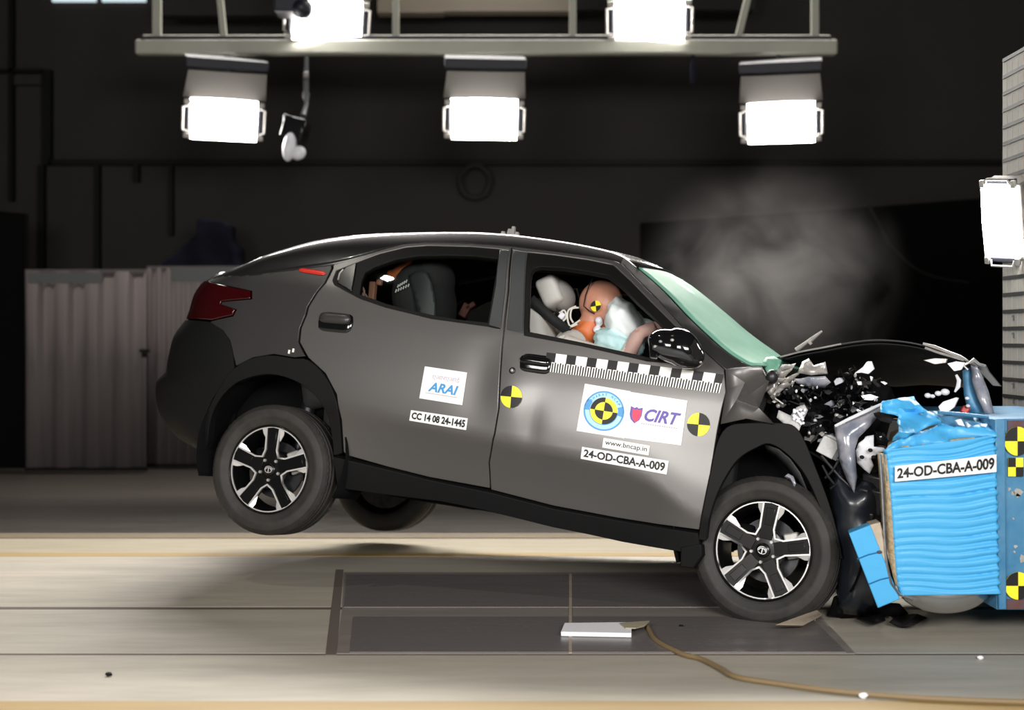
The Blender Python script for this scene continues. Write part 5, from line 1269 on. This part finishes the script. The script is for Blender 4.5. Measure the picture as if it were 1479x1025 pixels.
def floodlight(c, wd, ht, tgt, label, roll=0., visor=True, arm=None, group='gantry floodlights'):
    """floodlight: housing, glowing glass, reflector visor, clips, yoke; c is the middle of the glass"""
    f = (Vector(tgt) - Vector(c)).normalized(); q = f.to_track_quat('Y', 'Z').to_matrix() @ Matrix.Rotation(R(roll), 3, 'Y')
    M4 = Matrix.Translation(Vector(c)) @ q.to_4x4()
    t = thing('floodlight', label, 'floodlight', c, group)
    def bl(mb, n, mt, par=t, **k): mb.xf(M4); return mb.build(n, mt, par, **k)
    mb = MB(); mb.box((0, -.09, 0), (wd * 1.02, .16, ht * 1.04)); mb.box((0, -.2, 0), (wd * .8, .1, ht * .8)); bl(mb, 'housing', 'lamp_body', bevel=.01)
    mb = MB(); w1, h1 = wd / 2, ht / 2; mb.prism([(-w1 * .97, 0, -h1 * .97), (w1 * .93, 0, -h1 * .97), (w1 * .97, 0, h1 * .94), (0, 0, h1), (-w1 * .97, 0, h1 * .94)], (0, .012, 0)); bl(mb, 'lamp_glass', 'lamp_face', label='glowing white glass', smooth=0)
    if visor:
        mb = MB(); mb.prism([(-w1 * 1.2, .02, h1 * 1.0), (w1 * 1.2, .02, h1 * 1.0), (w1 * 1.12, .14, h1 * 2.35), (-w1 * 1.12, .14, h1 * 2.35)], (0, -.015, .0)); bl(mb, 'visor', 'lamp_visor', label='pale reflector visor', bevel=.004)
        mb = MB(); mb.box((0, -.02, h1 * 2.68), (wd * 1.18, .25, ht * .24)); bl(mb, 'ballast_box', 'lamp_dark', bevel=.01)
    kk = wd / .61
    for sx in (-1, 1):
        mb = MB(); mb.box((sx * w1 * 1.08, -.02, 0), (.045 * kk, .05 * kk, ht * .78)); bl(mb, 'side_bracket', 'lamp_dark', bevel=.006)
        mb = MB(); mb.tube([(sx * w1 * 1.04, .02, h1 * .62), (sx * w1 * 1.19, .03, h1 * .55), (sx * w1 * 1.19, .03, -h1 * .55), (sx * w1 * 1.04, .02, -h1 * .62)], .011 * kk, 6); bl(mb, 'bail_handle', 'bare_metal')
        for sz in (-1, 1):
            mb = MB(); mb.box((sx * w1 * 1.06, .02, sz * h1 * .8), (.06 * kk, .04 * kk, .04 * kk)); bl(mb, 'glass_clip', 'bare_metal', bevel=.004)
    if arm:
        mb = MB(); mb.tube([M4 @ Vector((0, -.22, 0))] + [Vector(p) for p in arm], .025, 8); mb.build('mounting_arm', 'lamp_dark', t)
    return t
TG = (.5, 3.5, .4)
for (x, y, lb) in ((323, 173, 'left floodlight of the lower row, beside the hanging camera'), (699, 172, 'middle floodlight of the lower row, above the car roof'), (1128, 177, 'right floodlight of the lower row, above the smoke')):
    c = wat(x, y, YG - .1); floodlight(c, .61, .375, TG, lb, arm=[(c.x, YG + .05, c.z + .1), (c.x, YG + .02, gz - .06)])
for (x, y, lb) in ((472, 29, 'upper floodlight on the gantry with a dark camera before it'), (938, 29, 'upper floodlight on the gantry above the bonnet side, no camera before it')):
    c = wat(x, y, YG - .12); floodlight(c, .64, .39, TG, lb, arm=[(c.x, YG + .16, c.z - .05), (c.x, YG + .16, zc)])
c = wat(1447, 320, 6.75); floodlight(c, .385, .20, (.6, 4.9, .9), 'upright floodlight at the edge of the gridded impact wall', roll=84, visor=False, arm=[(2.62, 6.9, c.z)], group='stand floodlights')
hc = thing('hanging_camera', 'small black and white camera hanging on a chain under the gantry', 'camera', wat(425, 228, YG - .2))
mb = MB(); mb.tube([wat(443, 82, YG - .05), wat(442, 120, YG - .05), wat(443, 150, YG - .1), wat(438, 168, YG - .2)], [.02, .028, .02, .03], 8); mb.build('hanging_arm', 'satin_grey', hc)
mb = MB(); mb.box(wat(442, 138, YG - .06), (.06, .05, .07)); mb.box(wat(442, 108, YG - .06), (.05, .04, .06)); mb.build('arm_clamp', 'lamp_body', hc, bevel=.01)
mb = MB(); mb.box(wat(427, 188, YG - .22), (.2, .3, .2), Matrix.Rotation(R(15), 3, 'Y')); mb.box(wat(413, 172, YG - .2), (.04, .1, .1)); mb.build('camera_body', 'gloss_black', hc, bevel=.02)
mb = MB(); mb.ell(wat(418, 212, YG - .36), (.06, .08, .13), Matrix.Rotation(R(8), 3, 'Y')); mb.build('camera_shield', 'shard_white', hc, label='white shield')
mb = MB(); mb.ell(wat(431, 221, YG - .36), (.07, .06, .06), Matrix.Rotation(R(-30), 3, 'Y')); mb.build('camera_lens_hood', 'shard_white', hc)
uc = thing('gantry_camera', 'dark blurred camera standing in front of the upper floodlight', 'camera', wat(430, 26, YG - .5))
mb = MB(); mb.box(wat(424, 4, YG - .5), (.30, .3, .22)); mb.ell(wat(437, 13, YG - .6), (.09, .12, .08)); mb.tube([wat(418, 16, YG - .45), wat(418, 55, YG - .05)], .03, 8); mb.build('camera_body', 'lamp_dark', uc, bevel=.02)
mb = MB(); mb.box(wat(1001, 106, YG - .05), (.05, .05, .2)); mb.box(wat(1001, 88, YG - .03), (.03, .04, .10)); mb.build('hanging_sensor', 'tarp_blue', None, 'small bluish sensor hanging under the gantry', 'sensor', bevel=.008)
mb = MB(); mb.tube(smooth_line([wat(x, y, YW - .065) for x, y in ((1254, 296), (1268, 320), (1284, 350), (1310, 378), (1345, 398), (1400, 408))], .05), .012, 6); mb.build('hanging_wire', 'hide', None, 'thin grey wire looping down before the dark doorway', 'wire')

# ------------------------------------------------------------------ smoke drifting up from the bonnet
mb = MB(); c = wat(1112, 402, 7.7); mb.ell(c, (.86, .55, .74), None, 32, 20)
sm = bpy.data.materials.new('smoke'); sm.use_nodes = True; nt = sm.node_tree; nt.nodes.clear()
o_ = nt.nodes.new('ShaderNodeOutputMaterial'); pv = nt.nodes.new('ShaderNodeVolumePrincipled'); pv.inputs['Color'].default_value = (.86, .83, .82, 1)
tc = nt.nodes.new('ShaderNodeTexCoord'); n1 = nt.nodes.new('ShaderNodeTexNoise'); n1.inputs['Scale'].default_value = 2.7; n1.inputs['Detail'].default_value = 5; n1.inputs['Distortion'].default_value = .8
gr = nt.nodes.new('ShaderNodeTexGradient'); gr.gradient_type = 'SPHERICAL'
mp = nt.nodes.new('ShaderNodeMapping'); mp.inputs['Location'].default_value = (0, 0, -1); mp.inputs['Scale'].default_value = (1 / .86, 1 / .55, 1 / .74)
mr = nt.nodes.new('ShaderNodeMapRange'); mr.inputs[1].default_value = .36; mr.inputs[2].default_value = .70; mr.inputs[3].default_value = 0; mr.inputs[4].default_value = 1
m1 = nt.nodes.new('ShaderNodeMath'); m1.operation = 'MULTIPLY'; m2 = nt.nodes.new('ShaderNodeMath'); m2.operation = 'MULTIPLY'; m2.inputs[1].default_value = 1.5
nt.links.new(tc.outputs['Object'], n1.inputs['Vector']); nt.links.new(tc.outputs['Object'], mp.inputs[0]); nt.links.new(mp.outputs[0], gr.inputs[0])
nt.links.new(n1.outputs[0], mr.inputs[0]); nt.links.new(mr.outputs[0], m1.inputs[0]); pw = nt.nodes.new('ShaderNodeMath'); pw.operation = 'POWER'; pw.inputs[1].default_value = 1.7; nt.links.new(gr.outputs[1], pw.inputs[0]); nt.links.new(pw.outputs[0], m1.inputs[1]); nt.links.new(m1.outputs[0], m2.inputs[0])
nt.links.new(m2.outputs[0], pv.inputs['Density']); nt.links.new(pv.outputs[0], o_.inputs[1]); MATS['smoke'] = sm
mb.build('smoke', 'smoke', None, 'thin grey smoke drifting up above the wrecked bonnet', 'smoke', kind='stuff')
